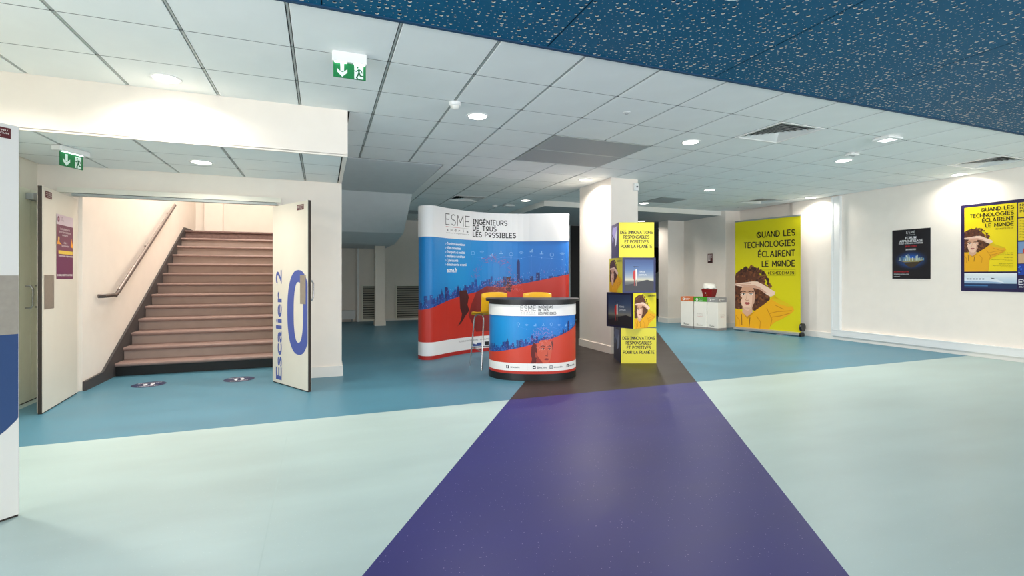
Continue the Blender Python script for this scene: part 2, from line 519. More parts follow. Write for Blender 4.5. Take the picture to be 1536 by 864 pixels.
# ------------------------------------------------------------------ floor
def line_x(x0, y): return x0 + (y - 4.735) / 1.564
fl = MB()
YB, YT, YD = -6.0, 15.0, 4.735
def quad(a, b, c, d, mi): fl.add([p + (0.0,) for p in (a, b, c, d)], [(0, 1, 2, 3)], mi)
L0, R0 = 1.79, 4.19
quad((-6, YB), (line_x(L0, YB), YB), (L0, YD), (-6, YD), 0)
quad((line_x(L0, YB), YB), (line_x(R0, YB), YB), (R0, YD), (L0, YD), 1)
quad((line_x(R0, YB), YB), (12, YB), (12, YD), (R0, YD), 0)
quad((-6, YD), (-2.69, YD), (-2.69, YT), (-6, YT), 0)
quad((-2.69, YD), (L0, YD), (line_x(L0, YT), YT), (-2.69, YT), 2)
quad((L0, YD), (R0, YD), (line_x(R0, YT), YT), (line_x(L0, YT), YT), 3)
quad((R0, YD), (12, YD), (12, YT), (line_x(R0, YT), YT), 2)
fl.box(-6, 12, YB, YT, -0.2, -0.002, 0)
struct('floor', fl, [F_PALE, F_PURP, F_TEAL, F_BRWN])

tag(MB().add([(-0.266, 4.73, 0.0004), (-0.260, 4.73, 0.0004), (-0.250, 1.5, 0.0004), (-0.256, 1.5, 0.0004)], [(0, 1, 2, 3)]).build('weld_seam', mat('weld_seam', (168, 190, 187), 0.4), bpy.data.objects['floor']))

# ------------------------------------------------------------------ ceiling: slab, tiles, runners, blue perforated panels
CZ = 2.88
XL = [-0.197 + 0.667 * k for k in range(-4, 15)] + [9.62]
XL[0] = -2.80
YR = [3.17, 3.80] + [3.80 + 0.645 * k for k in range(1, 17)]
YR[-1] = 14.4
cl = MB()
cl.box(-6.2, 12, -6, 6.72, CZ + 0.10, CZ + 0.25); cl.box(-0.36, 12, 6.72, 15, CZ + 0.10, CZ + 0.25)
ceiling = struct('ceiling', cl, VOID)
tile_cache = {}
def tile_mesh(w, d):
    k = (round(w, 3), round(d, 3))
    if k not in tile_cache:
        m = MB()
        gx, gy, b = 0.013, 0.0038, 0.002
        m.add([(gx, gy, b), (w - gx, gy, b), (w - gx, d - gy, b), (gx, d - gy, b),
               (gx + b, gy + b, 0), (w - gx - b, gy + b, 0), (w - gx - b, d - gy - b, 0), (gx + b, d - gy - b, 0),
               (gx, gy, 0.02), (w - gx, gy, 0.02), (w - gx, d - gy, 0.02), (gx, d - gy, 0.02)],
              [(4, 7, 6, 5), (0, 4, 5, 1), (1, 5, 6, 2), (2, 6, 7, 3), (3, 7, 4, 0), (0, 1, 9, 8), (1, 2, 10, 9), (2, 3, 11, 10), (3, 0, 8, 11), (8, 9, 10, 11)])
        tile_cache[k] = m.mesh('tile', TILE)
    return tile_cache[k]
VENT = [(4.473, 3.80), (8.475, 7.67), (8.475, 3.80), (2.472, 9.605)]
GREYP = [(2.472, 5.09), (3.139, 5.09), (2.472, 5.735), (3.139, 5.735), (6.474, 8.315), (1.805, 12.185)]
def near(x, y, lst): return any(abs(x - a) < 0.05 and abs(y - b) < 0.05 for a, b in lst)
for j in range(len(YR) - 1):
    for i in range(len(XL) - 1):
        x0, x1, y0, y1 = XL[i], XL[i + 1], YR[j], YR[j + 1]
        if y0 > 5.05 and x0 < 0.2:
            if x1 < 0.3 or y0 < 5.06: continue
            x0 = 0.24
        if y0 > 5.05 and x1 < 0.3: continue
        if y0 > 9.59 and x1 > 4.5: continue
        if y0 > 7.0 and y1 < 9.62 and x1 < 1.81:          # sloping soffit there: only a narrow strip of tile beside it
            if x1 > 1.7: put('tile', tile_mesh(0.173, y1 - y0), ceiling, (1.632, y0, CZ))
            continue
        if near(x0, y0, VENT) or near(x0, y0, GREYP): continue
        put('tile', tile_mesh(x1 - x0, y1 - y0), ceiling, (x0, y0, CZ))
for i in range(1, len(XL) - 1):
    x = XL[i]
    ya, yb = 3.17, 14.4
    if x < 0.2: yb = 5.06
    if x > 4.45: yb = 9.6
    m = MB()
    if 0.2 < x < 1.75:
        m.box(-0.0065, 0.0065, ya, 7.025, 0.004, 0.03); m.box(-0.0065, 0.0065, 9.62, yb, 0.004, 0.03)
    else:
        m.box(-0.0065, 0.0065, ya, yb, 0.004, 0.03)
    m.build('runner', RUNNER, ceiling, (x, 0, CZ))
for y in YR[1:-1]:
    segs = [(-2.8, 9.62)] if y < 5.06 else ([(0.24, 9.62)] if y < 7.03 else ([(1.81, 9.62)] if y < 9.6 else [(0.24, 4.42)]))
    for a, b in segs: MB().box(a, b, -0.0036, 0.0036, 0.0004, 0.02).build('gap_shade_strip', GAP_SHADE, ceiling, (0, y, CZ))  # dark strip laid into each tile gap in place of its shade
# tiles of the lower ceiling in front of the stair doors
AZ = 2.45
AY = [5.10, 5.63, 6.15, 6.65]
AX = [-2.80] + XL[1:4] + [-0.197, 0.19]
for j in range(3):
    for i in range(len(AX) - 1):
        put('tile', tile_mesh(AX[i + 1] - AX[i], AY[j + 1] - AY[j]), ceiling, (AX[i], AY[j], AZ))
for x in AX[1:-1]:
    MB().box(-0.0065, 0.0065, 5.1, 6.65, 0.004, 0.03).build('runner', RUNNER, ceiling, (x, 0, AZ))
for y in AY[1:-1]: MB().box(-2.8, 0.19, -0.0036, 0.0036, 0.0004, 0.02).build('gap_shade_strip', GAP_SHADE, ceiling, (0, y, AZ))
MB().box(-2.8, 0.2, 5.08, 6.66, AZ + 0.022, AZ + 0.04).build('plenum_board', VOID, ceiling)

# blue gypsum panels with scattered round holes of three sizes (real openings, white core showing)
def blue_panel(x0, x1, y0, y1, holes, seed):
    rnd = random.Random(seed)
    m = MB()
    if not holes:
        m.box(x0 + 0.002, x1 - 0.002, y0, y1, 0, 0.0125)
        return m.build('perforated_panel', [BLUE, GYPS], ceiling, (0, 0, CZ - 0.004))
    nx = round((x1 - x0) / 0.042); ny = round((y1 - y0) / 0.042)
    dx, dy = (x1 - x0 - 0.008) / nx, (y1 - y0) / ny
    N = 8
    V, F, M = [], [], []
    ang = [PI / 4 + 2 * PI * k / N for k in range(N)]
    for a in range(nx):
        for b in range(ny):
            ox, oy = x0 + 0.004 + a * dx, y0 + b * dy
            r = rnd.choices([0.0125, 0.0085, 0.005, 0.0025], [0.16, 0.17, 0.27, 0.40])[0]
            jx, jy = dx / 2 - r - 0.002, dy / 2 - r - 0.002
            cx, cy = ox + dx / 2 + rnd.uniform(-jx, jx), oy + dy / 2 + rnd.uniform(-jy, jy)
            o = len(V)
            hx, hy = dx / 2, dy / 2
            mx_, my_ = ox + hx, oy + hy
            sq = [(1, 1), (0, 1), (-1, 1), (-1, 0), (-1, -1), (0, -1), (1, -1), (1, 0)]
            for (p, q) in sq: V.append((mx_ + p * hx, my_ + q * hy, 0))
            for t in ang: V.append((cx + r * math.cos(t), cy + r * math.sin(t), 0))
            for t in ang: V.append((cx + r * math.cos(t), cy + r * math.sin(t), 0.0065))
            for k in range(N):
                l = (k + 1) % N
                F.append((o + k, o + 8 + k, o + 8 + l, o + l)); M.append(0)
                F.append((o + 8 + k, o + 16 + k, o + 16 + l, o + 8 + l)); M.append(1)
    me = bpy.data.meshes.new('perforated_panel')
    me.from_pydata(V, [], F)
    me.materials.append(BLUE); me.materials.append(GYPS)
    me.polygons.foreach_set('material_index', M)
    me.update()
    put('perforated_panel', me, ceiling, (0, 0, CZ - 0.004))
bx = [-6.0, -3.0, -1.48, -0.005, 1.47, 2.95, 4.43, 5.905, 7.38, 8.86, 9.62]
for k in range(len(bx) - 1):
    vis = bx[k] > -1.6
    blue_panel(bx[k], bx[k + 1], 0.9 if vis else -6, 3.14, vis, k)
    if vis: blue_panel(bx[k], bx[k + 1], -6, 0.9, False, k)
MB().box(-6, 9.62, -6, 3.14, CZ + 0.0045, CZ + 0.02).build('backing_felt', FELT, ceiling)
MB().box(-6, 9.62, 3.14, 3.165, CZ - 0.012, CZ + 0.05).build('edge_trim', TRIMB, ceiling)

# ------------------------------------------------------------------ walls, headers, baseboards
w = MB()
w.box(9.62, 9.85, -6, 7.90, 0, 3.0); w.box(9.70, 9.85, 7.90, 9.60, 0, 3.0)
struct('wall_right', w, WHITE)
w = MB(); w.box(9.25, 9.85, 9.45, 9.62, 0, 3.0); w.box(9.25, 9.5, 9.62, 10.95, 0, 3.0); w.box(8.72, 9.5, 10.95, 11.35, 0, 3.0)
struct('wall_back_right', w, WHITE)
w = MB(); w.box(3.9, 6.84, 13.0, 13.2, 0, 3.0); w.box(7.9, 9.3, 13.0, 13.2, 0, 3.0); w.box(6.84, 7.9, 13.0, 13.2, 2.76, 3.0)
w.box(10.5, 12, 13.0, 13.2, 0, 3.0); w.box(9.3, 10.5, 13.0, 13.2, 2.17, 3.0); w.box(11.8, 12, 9.6, 13.2, 0, 3); w.box(9.85, 12, 9.5, 9.62, 0, 3)
w.box(3.9, 4.05, 13.2, 14.5, 0, 3.0)
struct('wall_back', w, GREY)
struct('wall_far', MB().box(-0.4, 4.05, 14.4, 14.6, 0, 3.0), WHITE)
struct('wall_corridor', MB().box(0.08, 0.23, 6.75, 14.45, 0, 3.0), WHITE)
w = MB(); w.box(-3.0, -2.80, 3.0, 6.66, 0, 3.0); w.box(-6.2, -2.8, 2.9, 3.0, 0, 3.0); w.box(-6.2, -6.0, -6, 3, 0, 0.12); w.box(-6.2, -6.0, -6, 3, 2.7, 3.0); w.box(-6.2, -6.0, -6, -4.8, 0, 3.0); w.box(-6.2, -6.0, 2.4, 3, 0, 3.0)
struct('wall_left', w, CREAM)
wf = MB(); wf.box(-6.2, 9.85, -5.6, -5.45, 2.70, 3.0); wf.box(-6.2, 9.85, -5.6, -5.45, 0, 0.12); wf.box(-6.2, 0.5, -5.6, -5.45, 0, 3); wf.box(9.3, 9.85, -5.6, -5.45, 0, 3)
struct('wall_front', wf, WHITE)
wn = MB()
for k in range(6): wn.box(0.5 + k * 1.76 - 0.03, 0.5 + k * 1.76 + 0.03, -5.56, -5.50, 0.12, 2.70)
struct('added_window_1', wn, ALU)  # unseen mullions added in the opening of the front fill light
wn = MB()
for k in range(5): wn.box(-6.12, -6.06, -4.8 + k * 1.8 - 0.03, -4.8 + k * 1.8 + 0.03, 0.12, 2.70)
struct('added_window_2', wn, ALU)  # unseen mullions added in the opening of the side fill light
# wall around the stair doorway
w = MB(); w.box(-2.8, -2.50, 6.65, 6.78, 0, 4.7); w.box(-0.50, 0.23, 6.65, 6.78, 0, 4.7); w.box(-2.5, -0.5, 6.65, 6.78, 2.14, 4.7)
struct('wall_stair_front', w, WHITE)
w = MB(); w.box(-2.62, -2.47, 6.78, 12.1, 0, 4.7); w.box(-0.42, -0.30, 6.78, 12.1, 0, 4.7)
struct('wall_stair_side', w, WHITE)
w = MB(); w.box(-2.62, -0.3, 12.0, 12.15, 0, 4.7); w.box(-2.30, -1.96, 11.90, 12.0, 2.145, 4.7); w.box(-2.62, -0.3, 6.65, 12.15, 4.6, 4.75)
struct('wall_stair_back', w, WHITE)
# header above the alcove
w = MB(); w.box(-2.8, 0.23, 5.06, 5.10, AZ - 0.004, 2.98); w.box(0.19, 0.23, 5.10, 6.65, AZ - 0.004, 2.98); w.box(-2.8, 0.23, 5.06, 5.085, AZ - 0.02, AZ)
struct('trim_1', w, WHITE)
# lowered soffit of the back passage
w = MB(); w.box(4.42, 9.62, 9.60, 9.64, 2.77, 2.98); w.box(4.42, 4.46, 9.64, 14.4, 2.77, 2.98)
struct('trim_2', w, WHITE2)
struct('trim_3', MB().box(4.46, 12, 9.64, 13.1, 2.775, 2.80), GREY)
# dark sloping underside of the upper stair flight
w = MB(); w.prism([(7.08, 2.878), (9.65, 2.86), (10.77, 2.19), (12.2, 2.04), (12.2, 2.98), (7.08, 2.98)], 'x', 0.23, 1.63)
w.box(0.23, 1.63, 12.2, 14.4, 2.04, 2.98)
struct('trim_4', w, SOFT)
# white column with skirting
w = MB(); w.box(4.40, 4.92, 6.95, 8.0, 0, 2.9); w.box(4.385, 4.935, 6.935, 8.015, 0, 0.12); w.box(4.389, 4.931, 6.939, 8.011, 0.12, 0.126)
struct('trim_5', w, WHITE)
# slim post below the soffit
w = MB(); w.box(1.26, 1.50, 13.0, 13.22, 0, 2.04); w.box(1.24, 1.52, 12.98, 13.24, 0, 0.13)
struct('trim_6', w, WHITE)
# cable trunking and vertical duct on the right wall
w = MB(); w.box(9.565, 9.62, -6, 6.98, 0.075, 0.20); w.box(9.568, 9.62, 6.80, 6.98, 0.2, 2.86)
w.box(9.555, 9.568, 6.80, 6.83, 0.2, 2.86); w.box(9.555, 9.568, 6.95, 6.98, 0.2, 2.86); w.box(9.558, 9.565, -6, 6.98, 0.185, 0.20)
struct('trim_7', w, PLASTIC)
struct('baseboard_right', MB().box(9.60, 9.62, -6, 6.98, 0, 0.075), WHITE2)
w = MB(); w.box(9.60, 9.62, 6.98, 7.9, 0, 0.12); w.box(9.68, 9.70, 7.9, 9.45, 0, 0.12); w.box(9.24, 9.70, 9.43, 9.45, 0, 0.12)
struct('baseboard_right_far', w, WHITE2)
w = MB(); w.box(8.70, 8.72, 10.93, 11.35, 0, 0.13); w.box(8.72, 9.25, 10.93, 10.95, 0, 0.13); w.box(9.23, 9.25, 9.45, 10.93, 0, 0.13)
struct('baseboard_back', w, WHITE2)
w = MB(); w.box(-0.50, 0.245, 6.63, 6.65, 0, 0.13); w.box(0.23, 0.245, 6.65, 14.4, 0, 0.13)
struct('baseboard_left', w, WHITE2)
struct('baseboard_far', MB().box(0.9, 3.9, 14.38, 14.4, 0, 0.06), WHITE2)

# ------------------------------------------------------------------ ceiling lights
def downlight(x, y, z, label, group=None, power=LAMP_W, name='downlight'):
    t = thing(name, label, 'ceiling light', (x, y, z), 0, group)
    MB().lathe([(0.090, -0.001), (0.092, -0.006), (0.102, -0.009), (0.112, -0.006), (0.114, 0.0)], 28, close=False).build('trim_ring', PLASTIC, t, smooth=True)
    MB().lathe([(0.0905, -0.004), (0.0905, -0.001)], 28).build('diffuser', DISC, t)
    ld = bpy.data.lights.new('lamp', 'AREA')
    ld.shape = 'DISK'; ld.size = 0.17; ld.energy = power; ld.color = LAMP_COL
    ld.spread = math.radians(150)
    lo = bpy.data.objects.new('lamp', ld); COL.objects.link(lo)
    lo.location = (0, 0, -0.012); lo.parent = t
    return t
GRP = 'round recessed ceiling lights'
for x, y, lab, pk in [
    (-1.19, 4.77, 'round ceiling light just in front of the white bulkhead on the left', 0.42),
    (1.46, 4.77, 'round ceiling light beside the small white motion detector', 1.1),
    (4.13, 4.77, 'round ceiling light left of the nearest square air diffuser', 1.1),
    (6.78, 4.77, 'round ceiling light below the small surface mounted emergency lamp on the right', 1.1),
    (9.42, 4.77, 'round ceiling light close to the right wall above the big yellow poster', 0.42),
    (4.10, 7.27, 'round ceiling light right above the left face of the white column', 1.1),
    (6.76, 7.30, 'round ceiling light over the clear floor between column and yellow roll-up banner', 1.1),
    (9.36, 7.27, 'round ceiling light near the right wall above the vertical white duct', 0.45),
    (4.04, 9.72, 'round ceiling light behind the curved backdrop, by the lit soffit edge', 1.1),
    (6.64, 9.15, 'round ceiling light right of the column beside a small grey ceiling grille', 1.7)]:
    downlight(x, y, CZ, lab, GRP, LAMP_W * pk)
downlight(-1.17, 5.93, AZ, 'round ceiling light in the low ceiling before the stair doors', GRP, LAMP_W * 0.6)
downlight(-2.3, 4.1, CZ, 'added round ceiling light out of view, brightening the pale double doors at far left', GRP, LAMP_W * 0.75)  # unseen downlight added to brighten the doors at far left
sx, sy = cw((962 - 768) / 741 * 13.55, 13.55)
downlight(sx, sy, 2.775, 'round ceiling light in the grey soffit above the stacked boxes', GRP, LAMP_W * 0.4)
for xi_, x in enumerate((-3.4, -0.7, 2.18, 4.8, 7.4)):
    for yi_, y in enumerate((2.12, -0.35, -2.9)):
        if y > 2 and x > 3: continue
        downlight(x, y, CZ - 0.004, 'round light in the blue ceiling, %s row from white tiles, %s from left' % (('first', 'second', 'third')[yi_], ('first', 'second', 'third', 'fourth', 'fifth')[xi_]), 'downlights of the blue ceiling', HALL_W)
ld = bpy.data.lights.new('stairwell_lamp', 'AREA')
st = thing('stairwell_light', 'ceiling lamp inside the stairwell above the stairs', 'ceiling light', (-1.45, 9.2, 4.59))
MB().box(-0.5, 0.5, -0.5, 0.5, -0.05, 0).build('housing', PLASTIC, st)
MB().box(-0.48, 0.48, -0.48, 0.48, -0.055, -0.05).build('diffuser', DISC, st)
ld.shape = 'SQUARE'; ld.size = 0.9; ld.energy = 54; ld.color = (1.0, 0.95, 0.92)
lo = bpy.data.objects.new('lamp', ld); COL.objects.link(lo); lo.location = (0, 0, -0.07); lo.parent = st

# ------------------------------------------------------------------ ceiling fittings
def diffuser(x, y, w, d, label):
    t = thing('air_diffuser', label, 'air vent', (x + w / 2, y + d / 2, CZ), 0, 'square air diffusers')
    f = MB(); a, b = w / 2 - 0.006, d / 2 - 0.004; i = 0.028
    f.box(-a, a, -b, -b + i, -0.006, 0.02); f.box(-a, a, b - i, b, -0.006, 0.02); f.box(-a, -a + i, -b + i, b - i, -0.006, 0.02); f.box(a - i, a, -b + i, b - i, -0.006, 0.02)
    f.build('frame', PLASTIC, t)
    MB().box(-a, a, -b, b, 0.085, 0.09).build('dark_backing', BLACKM, t)
    n = 7
    for k in range(n):
        q = 1 - k / n
        ra, rb = (a - i) * q, (b - i) * q
        qi = q - 0.60 / n
        ia, ib = (a - i) * qi, (b - i) * qi
        m = MB(); z0, z1 = 0.0, 0.021
        o = [(-ra, -rb), (ra, -rb), (ra, rb), (-ra, rb)]; s = [(-ia, -ib), (ia, -ib), (ia, ib), (-ia, ib)]
        # louvres flare outwards and down: upper edge at the inner ring
        m.add([(p[0], p[1], z0) for p in o] + [(p[0], p[1], z1) for p in s], [(0, 1, 5, 4), (1, 2, 6, 5), (2, 3, 7, 6), (3, 0, 4, 7)])
        m.build('louvre', PLASTIC, t)
diffuser(4.473, 3.80, 0.667, 0.645, 'white square air diffuser nearest the viewer, by the blue ceiling edge')
diffuser(8.475, 7.67, 0.667, 0.645, 'white square air diffuser above the yellow roll-up banner')
diffuser(8.475, 3.80, 0.667, 0.645, 'white square air diffuser at the far right edge above the big poster')
diffuser(2.472, 9.605, 0.667, 0.645, 'white square air diffuser above the top left of the curved backdrop')
def grille(x, y, w, d, n, label):
    t = thing('return_air_grille', label, 'air grille', (x, y, CZ), 0)
    for k in range(n):
        MB().box(0.012, w - 0.012, d / n * k + 0.012, d / n * (k + 1) - 0.012, -0.002, 0.02).build('mesh_panel', GREYMESH, t)
    f = MB()
    for k in range(n + 1): f.box(0.0, w, max(0, d / n * k - 0.011), min(d, d / n * k + 0.011), -0.005, 0.02)
    f.box(0, 0.012, 0, d, -0.005, 0.02); f.box(w - 0.012, w, 0, d, -0.005, 0.02)
    f.build('frame', RUNNER, t)
grille(2.485, 5.095, 1.31, 1.28, 2, 'large grey two-panel mesh grille in the ceiling above the backdrop')
grille(6.485, 8.32, 0.645, 0.635, 1, 'small grey mesh grille in the ceiling right of the column')
grille(1.815, 12.19, 0.645, 0.635, 1, 'grey grille far back in the corridor ceiling left of the backdrop')

def exit_print(w, h):
    p = Print(w, h, (0, 122, 62))
    p.L = 1
    wh = (235, 250, 240)
    ax = w * 0.27
    p.rect(ax - w * .055, h * .42, ax + w * .055, h * .96, wh)
    p.poly([(ax, h * .04), (ax + w * .155, h * .36), (ax + w * .155, h * .60), (ax + w * .05, h * .40), (ax, h * .36), (ax - w * .05, h * .40), (ax - w * .155, h * .60), (ax - w * .155, h * .36)], wh)
    p.rect(w * .64, h * .04, w * .92, h * .96, wh)
    p.L = 2
    g = (0, 104, 56)
    X = lambda q: w * (.64 + q * .28)
    p.ell(X(.36), h * .82, h * .065, h * .065, g)
    p.poly([(X(.42), h * .70), (X(.62), h * .70), (X(.60), h * .42), (X(.42), h * .42)], g)
    p.line([(X(.44), h * .66), (X(.22), h * .54), (X(.04), h * .58)], h * .06, g)
    p.line([(X(.60), h * .68), (X(.80), h * .60), (X(.86), h * .46)], h * .06, g)
    p.line([(X(.48), h * .44), (X(.40), h * .28), (X(.24), h * .12), (X(.36), h * .06)], h * .085, g)
    p.line([(X(.56), h * .44), (X(.66), h * .26), (X(.98), h * .24)], h * .085, g)
    return p
t = thing('exit_sign', 'lit green exit sign with arrow and running figure under the main ceiling', 'exit sign', (0.185, 3.76, CZ))
h = MB(); h.bevbox(-0.12, 0.12, -0.03, 0.03, -0.075, 0, 0.006); h.build('housing', PLASTIC, t)
MB().box(-0.105, -0.02, -0.022, -0.006, -0.079, -0.075).build('led_strip', LEDW, t)
MB().box(0.03, 0.105, -0.022, -0.006, -0.079, -0.075).build('led_strip', LEDW, t)
MB().box(-0.112, 0.112, -0.003, 0.003, -0.182, -0.075).build('sign_plate', mat('green_acrylic', (0, 110, 60), 0.3), t)
exit_print(0.224, 0.105).build('pictogram', t, lambda u, v, o: (u - 0.112, -0.0035 - o, v - 0.181))
ex = (-2.30, 5.62, AZ)
t = thing('exit_sign', 'small green exit sign under the low ceiling at far left', 'exit sign', (-2.165, 5.72, AZ), math.radians(66))
h = MB(); h.bevbox(-0.15, 0.15, -0.05, 0.05, -0.05, 0, 0.01); h.build('housing', PLASTIC, t)
MB().box(-0.10, 0.10, -0.02, -0.005, -0.054, -0.05).build('led_strip', LEDW, t)
MB().box(-0.112, 0.112, -0.003, 0.003, -0.18, -0.05).build('sign_plate', MATS['green_acrylic'], t)
exit_print(0.224, 0.115).build('pictogram', t, lambda u, v, o: (u - 0.112, -0.0035 - o, v - 0.178))

t = thing('motion_detector', 'small white domed motion detector on the ceiling grid', 'detector', (1.15, 4.47, CZ))
MB().lathe([(0.055, 0), (0.055, -0.02), (0.048, -0.032), (0.042, -0.034)], 24).build('body', PLASTIC, t, smooth=True)
MB().lathe([(0.040, -0.034), (0.034, -0.052), (0.018, -0.062), (0.004, -0.064)], 20).build('lens', PAPER, t, smooth=True)
t = thing('sprinkler', 'tiny round grey sprinkler cap in a ceiling tile', 'sprinkler', (2.80, 4.14, CZ))
MB().lathe([(0.04, 0), (0.038, -0.004), (0.03, -0.006)], 22).build('rosette', PLASTIC, t, smooth=True)
MB().lathe([(0.02, -0.006), (0.016, -0.014), (0.008, -0.016)], 16).build('cap', GREYMESH, t, smooth=True)
def emergency(x, y, w, label, led=True):
    t = thing('emergency_lamp', label, 'emergency light', (x, y, CZ))
    MB().bevbox(-w / 2, w / 2, -w * .45, w * .45, -0.036, 0, 0.02).build('housing', PLASTIC, t)
    if led: MB().box(-w * .28, w * .28, -w * .28, w * .28, -0.039, -0.036).build('lens', EMLED, t)
    else: MB().box(-w * .3, w * .3, -w * .1, w * .1, -0.039, -0.036).build('lens', GREYMESH, t)
emergency(6.12, 3.79, 0.24, 'white surface mounted emergency lamp under the ceiling near the blue edge')
emergency(6.47, 4.44, 0.14, 'small white ceiling box beside the glowing round light on the right', False)
emergency(3.95, 10.5, 0.24, 'small white ceiling lamp box far behind the backdrop top', False)
t = thing('smoke_detector', 'tiny white smoke detector on the ceiling behind the backdrop', 'detector', (3.66, 10.62, CZ))
MB().lathe([(0.06, 0), (0.06, -0.02), (0.045, -0.045), (0.02, -0.05)], 20).build('body', PLASTIC, t, smooth=True)
MB().lathe([(0.012, -0.05), (0.008, -0.055)], 10).build('indicator', RED, t)
t = thing('security_camera', 'small white security camera at the top right of the column', 'camera', (4.86, 6.95, 2.72))
MB().bevbox(-0.04, 0.05, -0.05, 0.0, -0.03, 0.09, 0.008).build('body', PLASTIC, t)
MB().tube([(0.01, -0.05, 0.03), (0.01, -0.058, 0.03)], 0.014, 14).build('lens', BLACK, t)

# ------------------------------------------------------------------ staircase
RISE, RUN, Y0 = 0.165, 0.285, 7.63
stc = thing('staircase', 'brown staircase rising behind the open double doors', 'stairs', (-1.445, Y0, 0))
for k in range(13):
    z0, z1, y = k * RISE, (k + 1) * RISE, k * RUN
    m = MB()
    yb = y + RUN + 0.02
    if k == 12: yb = 4.25
    xa, xb = -0.995, 1.02
    m.prism([(y, z0), (y, z1 - 0.04), (yb, z1 - 0.04), (yb, z0)], 'x', xa, xb, 1 if 0 < k < 12 else (2 if k == 0 else 3))
    m.prism([(y, z1 - 0.045), (y - 0.022, z1 - 0.042), (y - 0.032, z1 - 0.030), (y - 0.034, z1 - 0.018), (y - 0.028, z1 - 0.006), (y - 0.014, z1), (yb, z1), (yb, z1 - 0.04), (y + 0.01, z1 - 0.04)], 'x', xa, xb, 0 if k < 12 else 3)
    m.build('step', [TREAD, RISER, BLACK, KERB], stc, smooth=False)
    if k > 0:
        MB().box(xa, xb, y - 0.002, y, z0 + 0.0, z0 + 0.012).build('joint_shadow_line', TREAD, stc)
sk = [(-0.85, 0), (-0.85, 0.105), (-0.36, 0.125)]
sk += [(12 * RUN - 0.02, 12 * RISE + 0.42 - 0.05), (12 * RUN + 0.35, 12 * RISE + 0.28), (12 * RUN + 0.35, 12 * RISE)]
for k in range(12, -1, -1):
    sk += [(k * RUN + 0.02, k * RISE + RISE - 0.05), (k * RUN + 0.02, k * RISE)]
sb = MB(); sb.prism([(-0.85, 0), (-0.85, 0.105), (-0.36, 0.125), (12 * RUN - 0.03, 2.145 + 0.05), (12 * RUN + 0.75, 2.145 + 0.05), (12 * RUN + 0.75, 0)], 'x', -1.022, -0.997)
sb.build('skirting', STRINGM, stc)

hr = thing('handrail', 'dark handrail rising along the stairwell left wall', 'handrail', (-2.47, 7.1, 0))
P0, P1 = (0.075, 0.44, 1.05), (0.075, 3.03, 2.50)
MB().tube([(0.03, 0.0, 1.035), (0.075, 0.03, 1.035), (0.075, 0.36, 1.035), (0.075, 0.41, 1.043), (0.075, 0.47, 1.07), P1], 0.023, 12).build('rail', RAILM, hr, smooth=True)
MB().tube([(0.075, 0.48, 1.095), (0.075, 3.02, 2.515)], 0.016, 10).build('top_strip', RAILT, hr, smooth=True)
for q in (0.02, 0.5, 0.93):
    c = tuple(P0[i] + (P1[i] - P0[i]) * q for i in range(3))
    MB().tube([(0.0, c[1], c[2] - 0.06), (0.05, c[1], c[2] - 0.07), (0.075, c[1], c[2] - 0.02)], 0.009, 8).lathe([(0.028, 0), (0.028, 0.006)], 12, (0.006, c[1], c[2] - 0.063)).build('bracket', BLACK, hr, smooth=True)
tag(MB().box(-0.015, 0.03, -0.03, 0.09, -0.24, 0.1).build('call_box', RED, None, (-0.45, 6.84, 1.22)), 'red fire plate beside the steps behind the open right door', 'sign')

# ------------------------------------------------------------------ doors
def leaf(name, w, h, origin, rz, facemat, edge='left'):
    t = thing(name, None, None, (origin[0], origin[1], 0), rz)
    t['kind'] = 'structure'
    m = MB(); m.box(0, w, 0.0, 0.042, 0.012, h)
    t = m.build('leaf_panel', facemat, t)
    e = MB()
    x0 = -0.004 if edge == 'left' else w
    e.box(x0, x0 + 0.004, 0.006, 0.036, 0.012, h); e.box(0, w, 0.006, 0.036, 0.0, 0.012)
    e.build('dark_edge', DARKW, t)
    return t
def D_handle(t, x, y, z, out, hgt=0.22):
    s = 1 if out > 0 else -1
    MB().tube([(x, y, z), (x, y + out * .7, z), (x, y + out, z + 0.03), (x, y + out, z + hgt - 0.03), (x, y + out * .7, z + hgt), (x, y, z + hgt)], 0.0095, 10).build('handle', CHROME, t, smooth=True)

# left leaf of the stair doorway (outer edge nearest the viewer)
th = math.atan2(6.68 - 5.79, -2.475 + 2.40)
dl = leaf('door_1', 0.893, 2.10, (-2.40, 5.79), th, DOORW, 'left')
MB().box(0.02, 0.25, -0.003, 0.0, 0.96, 1.28).build('push_plate', STEEL, dl)
p = Print(0.11, 0.055, (92, 20, 26)); p.L = 1
p.text('PORTE COUPE FEU', 0.055, 0.037, 0.011, (235, 225, 215), 'c', True); p.text('NE METTRE AUCUN', 0.055, 0.022, 0.011, (235, 225, 215), 'c', True); p.text('OBSTACLE', 0.055, 0.007, 0.011, (235, 225, 215), 'c', True)
def small_sign(origin, rz, u, z, w, hh, label):
    o = p.build('fire_door_sticker', None, lambda a, b, q: (u + a * w / 0.11, -0.001 - q, z + b * hh / 0.055), PRINTM, loc=(origin[0], origin[1], 0), rz=rz)
    tag(o, label, 'sign')
small_sign((-2.40, 5.79), th, 0.05, 2.0, 0.15, 0.065, 'small dark red sticker at the top of the left stair door')
